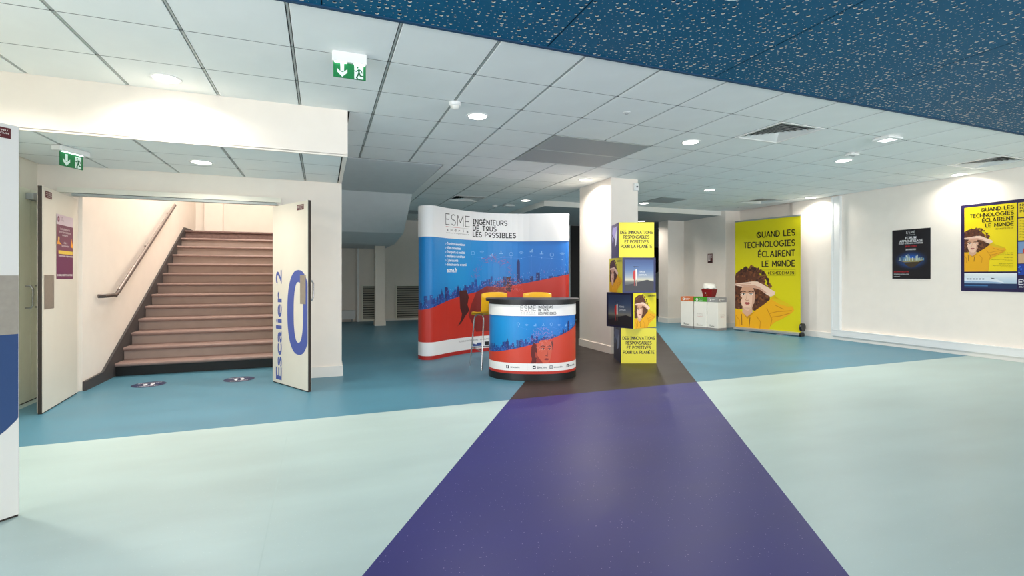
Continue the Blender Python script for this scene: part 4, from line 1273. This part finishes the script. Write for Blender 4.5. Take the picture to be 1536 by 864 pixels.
def face_dark(purple):
    base = (74, 62, 116) if purple else (50, 56, 78)
    p = Print(SB, SB, base); p.L = 1
    rnd = random.Random(8)
    p.rect(.02, .02, SB - .02, SB - .02, tuple(c * .8 for c in base)); p.L += 1
    lt = (170, 160, 220) if purple else (90, 106, 140)
    p.poly([(.06, .46), (.42, .47), (.36, .36), (.20, .30), (.10, .34)], lt)
    p.poly([(.24, .16), (.34, .20), (.40, .34), (.36, .42), (.28, .34)], (226, 230, 240) if purple else (130, 146, 170))
    for i in range(24): p.ell(rnd.uniform(.05, .25), rnd.uniform(.25, .48), .018, .03, lt, 8)
    return p
CBODY = mat('cube_cardboard', (60, 58, 84), 0.55)
def cube(k, r, d, rz, label, front, left):
    x, y = cw(r, d)
    t = thing('display_cube', label, 'display box', (x, y, k * (SB + 0.001)), math.radians(rz), 'stacked display cubes')
    MB().box(-SB / 2, SB / 2, -SB / 2, SB / 2, 0, SB).build('box', CBODY, t)
    H_ = SB / 2
    front.build('front_print', t, lambda u, v, o: (u - H_, -H_ - o, v), PRINT)
    left.build('side_print', t, lambda u, v, o: (-H_ - o, H_ - u, v), PRINT)
    return t
cube(0, 1.842, 7.44, -YAW, 'yellow lettered display cube at the bottom of the stack', face_text(), face_dark(False))
cube(1, 1.79, 7.42, -YAW + 36, 'second display cube from the floor, woman print on its right face', face_woman(), face_sky(True))
cube(2, 1.80, 7.42, -YAW + 10, 'third display cube from the floor, blue sky print facing the viewer', face_sky(False), face_woman())
cube(3, 1.81, 7.44, -YAW, 'yellow lettered display cube on top of the stack', face_text(), face_dark(True))

# ------------------------------------------------------------------ recycling bins and bucket
def bin_(a, b, depth, band, label, txt, mid, side=False):
    (x0, y0), (x1, y1) = a, b
    wd = math.hypot(x1 - x0, y1 - y0); rz = math.atan2(y1 - y0, x1 - x0)
    t = thing('recycling_bin', label, 'bin', (x0, y0, 0), rz, 'row of recycling bins')
    BHt = 0.765
    MB().bevbox(0, wd, 0, depth, 0.055, BHt - 0.105, 0.004).build('carton', CARTON, t)
    MB().box(-0.002, wd + 0.002, -0.002, depth + 0.002, 0, 0.055).build('base', GBASE, t)
    l = MB(); l.box(-0.003, wd + 0.003, -0.003, depth + 0.003, BHt - 0.108, BHt - 0.006)
    l.box(-0.003, wd + 0.003, -0.003, depth * .28, BHt - 0.006, BHt); l.box(-0.003, wd + 0.003, depth * .72, depth + 0.003, BHt - 0.006, BHt); l.box(-0.003, wd * .2, depth * .28, depth * .72, BHt - 0.006, BHt); l.box(wd * .8, wd + 0.003, depth * .28, depth * .72, BHt - 0.006, BHt)
    l.build('lid_band', band, t)
    def deco(txt, mid, logo):
        p = Print(wd, BHt); wh = (245, 245, 240); k = wd / .34
        p.ell(.085 * k, BHt - .057, .032 * k, .032, wh, 16); p.text(txt, .135 * k, BHt - .052, .028, wh, 'l', True, fit=.12 * k); p.text('uniquement', .135 * k, BHt - .08, .022, wh, 'l', False, fit=.10 * k)
        p.L = 1
        p.ell(.085 * k, BHt - .057, .018 * k, .018, tuple(int(255 * c) for c in (0.6, .55, .5)), 12)
        if mid:
            for i in range(3): p.text('Tri sélectif merci', wd * .5, .36 - i * .03, .020, (150, 120, 110) if i < 2 else (190, 70, 60), 'c', fit=.16 * k)
        if logo:
            p.poly([(.08 * k, .115), (.10 * k, .14), (.10 * k, .105)], (60, 60, 60)); p.text('recyclage', .085 * k, .088, .030, (70, 70, 70), 'l', True, fit=.15 * k)
        return p
    deco(txt, mid, True).build('printed_label', t, lambda u, v, o: (u, -0.0045 - o, v), PRINTM)
    if side:
        wd = depth
        w0 = math.hypot(x1 - x0, y1 - y0)
        deco(txt, True, False).build('side_label', t, lambda u, v, o: (w0 + 0.0045 + o, u, v), PRINTM)
    return t
bin_((8.272, 9.905), (8.383, 9.592), 0.28, ORANGE, 'white recycling bin with orange band, leftmost of the row', 'Emballages', False)
bin_((8.387, 9.575), (8.495, 9.272), 0.28, GREEN, 'white recycling bin with green band, middle of the row', 'Verre', True)
bin_((8.515, 9.27), (8.56, 8.985), 0.31, GBAND, 'white recycling bin with grey band, nearest the yellow banner', 'Papiers', False, True)
t = thing('paper_bucket', 'dark red tapered bucket with white paper in it on the bins', 'bucket', (8.68, 9.38, 0.7655), math.radians(-70))
m = MB(); a, b, hh = 0.10, 0.135, 0.19
m.add([(-a, -a, 0), (a, -a, 0), (a, a, 0), (-a, a, 0), (-b, -b, hh), (b, -b, hh), (b, b, hh), (-b, b, hh), (-b + .01, -b + .01, hh), (b - .01, -b + .01, hh), (b - .01, b - .01, hh), (-b + .01, b - .01, hh), (-a + .01, -a + .01, .02), (a - .01, -a + .01, .02), (a - .01, a - .01, .02), (-a + .01, a - .01, .02)],
      [(0, 3, 2, 1), (0, 1, 5, 4), (1, 2, 6, 5), (2, 3, 7, 6), (3, 0, 4, 7), (4, 5, 9, 8), (5, 6, 10, 9), (6, 7, 11, 10), (7, 4, 8, 11), (8, 9, 13, 12), (9, 10, 14, 13), (10, 11, 15, 14), (11, 8, 12, 15), (12, 13, 14, 15)])
m.build('body', DKRED, t)
rnd = random.Random(2); m = MB(); n = 14
prof = [(0.118, 0.10), (0.125, 0.19), (0.150, 0.21), (0.150, 0.27), (0.13, 0.31), (0.06, 0.33)]
V = []
for r, z in prof:
    for k in range(n):
        tt = 2 * PI * k / n; q = r * (1 + rnd.uniform(-.07, .07)) * (0.92 if r < .13 else 1)
        V.append((q * math.cos(tt), q * math.sin(tt), z + rnd.uniform(-.012, .012)))
F = [(k * n + i, k * n + (i + 1) % n, (k + 1) * n + (i + 1) % n, (k + 1) * n + i) for k in range(len(prof) - 1) for i in range(n)] + [tuple(range((len(prof) - 1) * n, len(prof) * n))]
m.add(V, F); m.build('paper', PAPER, t, smooth=True)
p = Print(.1, .1); p.ell(.03, .07, .018, .012, (240, 230, 225)); p.ell(.06, .02, .012, .014, (230, 150, 50)); p.rect(.015, .055, .045, .06, (240, 230, 225))
p.build('printed_label', t, lambda u, v, o: (u - .06, -.112 - .035 * (v + .03) / .19 * 1.0 - .004 - o, v + .03), PRINTM)

# ------------------------------------------------------------------ yellow roll-up banner
rx, ry = 9.05, 8.97
RW = 1.51; rzb = math.atan2(7.49 - 8.97, 9.34 - 9.05)
t = thing('roll_up_banner', 'tall yellow roll-up banner with curly haired person beside the bins', 'banner', (rx, ry, 0), rzb)
MB().box(0.005, RW - 0.005, 0.02, 0.0215, 0.07, 2.53).build('film', PLASTIC, t)
c = MB(); c.prism([(-0.03, 0.012), (-0.045, 0.03), (-0.04, 0.065), (-0.005, 0.085), (0.07, 0.085), (0.10, 0.05), (0.10, 0.012)], 'x', 0, RW); c.build('cassette', ALU, t)
e_ = MB(); e_.prism([(-0.035, 0.008), (-0.05, 0.03), (-0.045, 0.07), (-0.005, 0.09), (0.075, 0.09), (0.105, 0.05), (0.105, 0.008)], 'x', RW, RW + 0.03); e_.build('end_cap', BLACK, t)
MB().tube([(RW + 0.0, 0.03, 0.195), (RW + 0.05, 0.03, 0.195)], 0.085, 20).build('winding_knob', BLACK, t)
for x in (0.3, RW - 0.45): MB().box(x, x + 0.12, -0.12, 0.16, 0.0, 0.012).build('foot', ALU, t)
MB().box(0, RW, 0.012, 0.03, 2.53, 2.56).build('top_rail', ALU, t)
MB().tube([(RW / 2, 0.05, 0.08), (RW / 2, 0.05, 2.54)], 0.012, 8).build('pole', ALU, t)
PW, PH = RW - 0.01, 2.455
p = Print(PW, PH, (216, 204, 6)); p.L = 1
portrait(p, 0.0, -0.01, PW, 0, 220, 3)
p.L += 1
for i, s_ in enumerate(['QUAND LES', 'TECHNOLOGIES', 'ÉCLAIRENT', 'LE MoNDE']):
    p.caps(s_, PW - .12, 2.06 - i * .218, .122, (34, 26, 18), .17, 'r', .235, 0.93)
p.caps('#ESMEDEMAIN', PW - .14, 1.233, .058, (40, 32, 18), .17, 'r', .34, 0.95)
for a, b in (((PW - .85, 1.20), (PW - .11, 1.20)), ((PW - .85, 1.33), (PW - .11, 1.33)), ((PW - .85, 1.20), (PW - .85, 1.33)), ((PW - .11, 1.20), (PW - .11, 1.33))): p.line([a, b], .005, (150, 140, 10))
p.build('printed_graphic', t, lambda u, v, o: (u + .005, .02 - o, v + .075), PRINT)

# ------------------------------------------------------------------ posters and signs on the right
RZ_ = -PI / 2
t = thing('wall_poster', 'small black poster with floating blue city on the right wall', 'poster', (9.618, 5.87, 1.22), RZ_)
W_, H_2 = 0.60, 0.87
MB().box(0, W_, -0.003, 0, 0, H_2).build('sheet', BLACK, t)
p = Print(W_, H_2, (18, 14, 22)); p.L = 1
wh = (225, 225, 228)
p.caps('ESME', .30, .795, .042, wh, .10, 'c', .3); p.text('sudria', .30, .768, .018, (190, 190, 190), 'c', True, fit=.14)
p.text('FORUM', .30, .70, .058, wh, 'c', True, fit=.17); p.text('APPRENTISSAGE', .30, .645, .058, wh, 'c', True, fit=.36); p.text('ÉCOLES - ÉTUDIANTS - ENTREPRISES', .30, .612, .03, wh, 'c', True, fit=.38)
p.text('JEUDI 12 MAI', .30, .56, .036, (190, 30, 44), 'c', True, fit=.18)
p.rect(.215, .495, .385, .535, (70, 70, 74)); p.L = 2; p.text('SUR INSCRIPTION', .30, .505, .03, wh, 'c', True, fit=.155)
def glow(u, v):
    d = math.hypot((u - .30) / .27, (v - .33) / .17); k = max(0, 1 - d)
    return (18 + 10 * k, 14 + 110 * k, 22 + 230 * k)
p.L = 1
for i in range(16):
    for j in range(12): p.rect(.04 + .52 * i / 16, .16 + .33 * j / 12, .04 + .52 * (i + 1) / 16, .16 + .33 * (j + 1) / 12, glow)
p.L = 3; rnd = random.Random(4)
p.poly([(.10, .32), (.18, .285), (.24, .23), (.31, .19), (.38, .225), (.44, .28), (.51, .33), (.42, .30), (.2, .29)], (64, 50, 34))
p.poly([(.10, .33), (.2, .295), (.42, .295), (.51, .335), (.40, .36), (.2, .365)], (150, 140, 96))
for i in range(34):
    x = rnd.uniform(.12, .49); wd = rnd.uniform(.008, .022); hh = rnd.uniform(.03, .13) * (1 - abs(x - .3) * 2.4); p.rect(x, .32, x + wd, .32 + max(.02, hh), rnd.choice([(190, 205, 200), (90, 140, 180), (150, 170, 160), (60, 90, 130)]))
p.text('INSCRIPTION OBLIGATOIRE', .03, .115, .026, (200, 40, 50), 'l', True, fit=.24); p.text('Informations et inscriptions en ligne', .03, .078, .022, wh, 'l', True, fit=.24); p.text('www.esme.fr', .03, .035, .022, wh, 'l', True, fit=.10)
p.build('printed_graphic', t, lambda u, v, o: (u, -.003 - o, v), PRINT)

t = thing('wall_poster', 'large navy framed yellow poster with train picture on the right wall', 'poster', (9.618, 4.84, 1.03), RZ_)
W_, H_2 = 1.06, 1.375
MB().box(0, W_, -0.004, 0, 0, H_2).build('sheet', BLACK, t)
p = Print(W_, H_2, (34, 22, 70)); p.L = 1
p.build('frame_print', t, lambda u, v, o: (u, -.004 - o, v), PRINT)
# yellow main panel
yb_ = Print(.64, 1.02, (240, 214, 14)); yb_.L = 1
portrait(yb_, -.01, .14, .58, 110, 170, 6)
yb_.L += 1
for i, s_ in enumerate(['QUAND LES', 'TECHNOLOGIES', 'ÉCLAIRENT', 'LE MoNDE']): yb_.caps(s_, .605, .935 - i * .083, .053, (30, 24, 18), .185, 'r', .24, 1.0)
yb_.caps('#ESMEDEMAIN', .60, .638, .020, (120, 100, 20), .15, 'r', .36)
for i, (s_, f_) in enumerate([('MARDI 15 MARS', .14), ('Conférences et ateliers, de 9h à 18h', .28), ('', 0), ('ENTRÉE LIBRE', .10), ('Places limitées, inscription conseillée', .26), ('sur notre site', .10), ('', 0), ('ESME, école d’ingénieurs', .16), ('depuis plus de cent ans au service', .24), ('des technologies', .14)]):
    if s_: yb_.text(s_, .60, .27 - i * .023, .018, (90, 76, 20), 'r', False, fit=f_)
yb_.build('main_panel', t, lambda u, v, o: (u + .045, -.006 - o, v + .31), PRINT)
tr_ = Print(.64, .235, (206, 218, 226)); tr_.L = 1
def tsky(u, v): 
    k = v / .235; return (150 + 90 * k, 182 + 60 * k, 208 + 34 * k)
for i in range(5): tr_.rect(0, .235 * i / 5, .64, .235 * (i + 1) / 5, tsky)
tr_.L += 1
tr_.rect(0, 0, .64, .075, (30, 50, 90)); tr_.rect(0, .03, .3, .05, (60, 110, 160))
tr_.poly([(0, .165), (.20, .165), (.30, .172), (.36, .165), (.42, .135), (.48, .10), (.50, .085), (.46, .072), (0, .085)], (224, 232, 240))
tr_.poly([(0, .115), (.26, .11), (.40, .10), (.50, .085), (.46, .072), (0, .085)], (150, 176, 206))
for i in range(6): tr_.rect(.03 + i * .04, .135, .055 + i * .04, .152, (60, 70, 90))
tr_.L += 1
tr_.poly([(.33, .162), (.37, .158), (.40, .140), (.35, .145)], (40, 46, 66))
tr_.build('train_picture', t, lambda u, v, o: (u + .045, -.006 - o, v + .05), PRINT)
rc = Print(.34, 1.28); 
rc.rect(0, 1.06, .34, 1.28, (236, 206, 30)); rc.rect(0, .72, .34, 1.045, (236, 206, 30)); rc.rect(0, .53, .34, .70, (120, 150, 190)); rc.rect(0, .38, .34, .525, (206, 170, 130)); rc.rect(0, .21, .34, .37, (20, 60, 160))
rc.L = 1
rc.ell(.12, .56, .07, .07, (206, 50, 40)); rc.ell(.2, .47, .03, .05, (90, 60, 40))
rnd = random.Random(12)
for i in range(30): rc.ell(rnd.uniform(0, .34), rnd.uniform(.22, .36), .012, .012, rnd.choice([(60, 120, 220), (10, 30, 100), (110, 170, 240)]), 8)
for i, s_ in enumerate(['NOS', 'FORMATIONS', 'INGÉNIEUR']): rc.text(s_, .02, 1.225 - i * .045, .05, (60, 50, 20), 'l', True)
for i in range(7): rc.text('Programme et spécialités', .02, 1.0 - i * .04, .028, (130, 112, 20), 'l')
rc.caps('ESME', .01, .07, .075, (235, 235, 240), .17, 'l', .2); rc.text('sudria', .01, .025, .045, (200, 200, 210), 'l', True, xs=1.3)
rc.build('side_column', t, lambda u, v, o: (u + .70, -.006 - o, v + .045), PRINT)

t = Print(.17, .24, (96, 44, 44)); t.L = 1
t.rect(.02, .06, .09, .22, (230, 220, 216)); t.rect(.10, .13, .155, .22, (190, 170, 168)); t.rect(.02, .02, .155, .045, (30, 24, 26)); t.L = 2; t.rect(.045, .08, .07, .20, (96, 44, 44)); t.poly([(.11, .15), (.128, .2), (.146, .15)], (60, 30, 30))
o = t.build('wall_sign', None, lambda u, v, q: (u, -.002 - q, v), PRINTM, loc=(9.248, 10.05, 1.60), rz=RZ_)
tag(o, 'small dark red and white safety sign above the recycling bins', 'sign')

# ------------------------------------------------------------------ far corridor: grilles, pipe, heater
def wall_grille(x, w_, z0, h_, label):
    t = thing('wall_grille', label, 'air grille', (x, 14.4, z0), 0, 'louvred wall grilles')
    f = MB(); f.box(-.04, w_ + .04, -.03, 0, -.04, 0.0); f.box(-.04, w_ + .04, -.03, 0, h_, h_ + .04); f.box(-.04, 0, -.03, 0, 0, h_); f.box(w_, w_ + .04, -.03, 0, 0, h_); f.build('frame', CREAM, t)
    MB().box(0, w_, -.006, 0, 0, h_).build('dark_backing', BLACK, t)
    n = 14
    for k in range(n):
        z = h_ * (k + .15) / n
        MB().prism([(-.03, z), (-.028, z + .006), (-.008, z + h_ / n * .62), (-.008, z + h_ / n * .5)], 'x', 0.0, w_).build('slat', LOUV, t)
wall_grille(1.06, .44, .06, .92, 'louvred wall grille left of the slim post in the far corridor')
wall_grille(1.99, .78, .06, .92, 'louvred wall grille right of the slim post, beside the backdrop')
t = thing('wall_duct', 'thin vertical white duct in the far corridor corner', 'duct', (0.9, 14.36, 0))
MB().box(0, .05, -.03, .03, 0.0, 2.04).build('cover', PLASTIC, t)
for z in (.4, 1.2, 1.9): MB().box(-.006, .056, -.034, .03, z, z + .02).build('clip', WHITE2, t)
t = thing('panel_heater', 'low white heater against the far corridor wall', 'heater', (0.25, 14.3, 0.05))
MB().bevbox(0, .60, -.06, .06, 0.03, .28, .015).build('body', PLASTIC, t)
for x in (.08, .5): MB().box(x, x + .03, -.05, .05, -.05, .03).build('foot', GREYMESH, t)
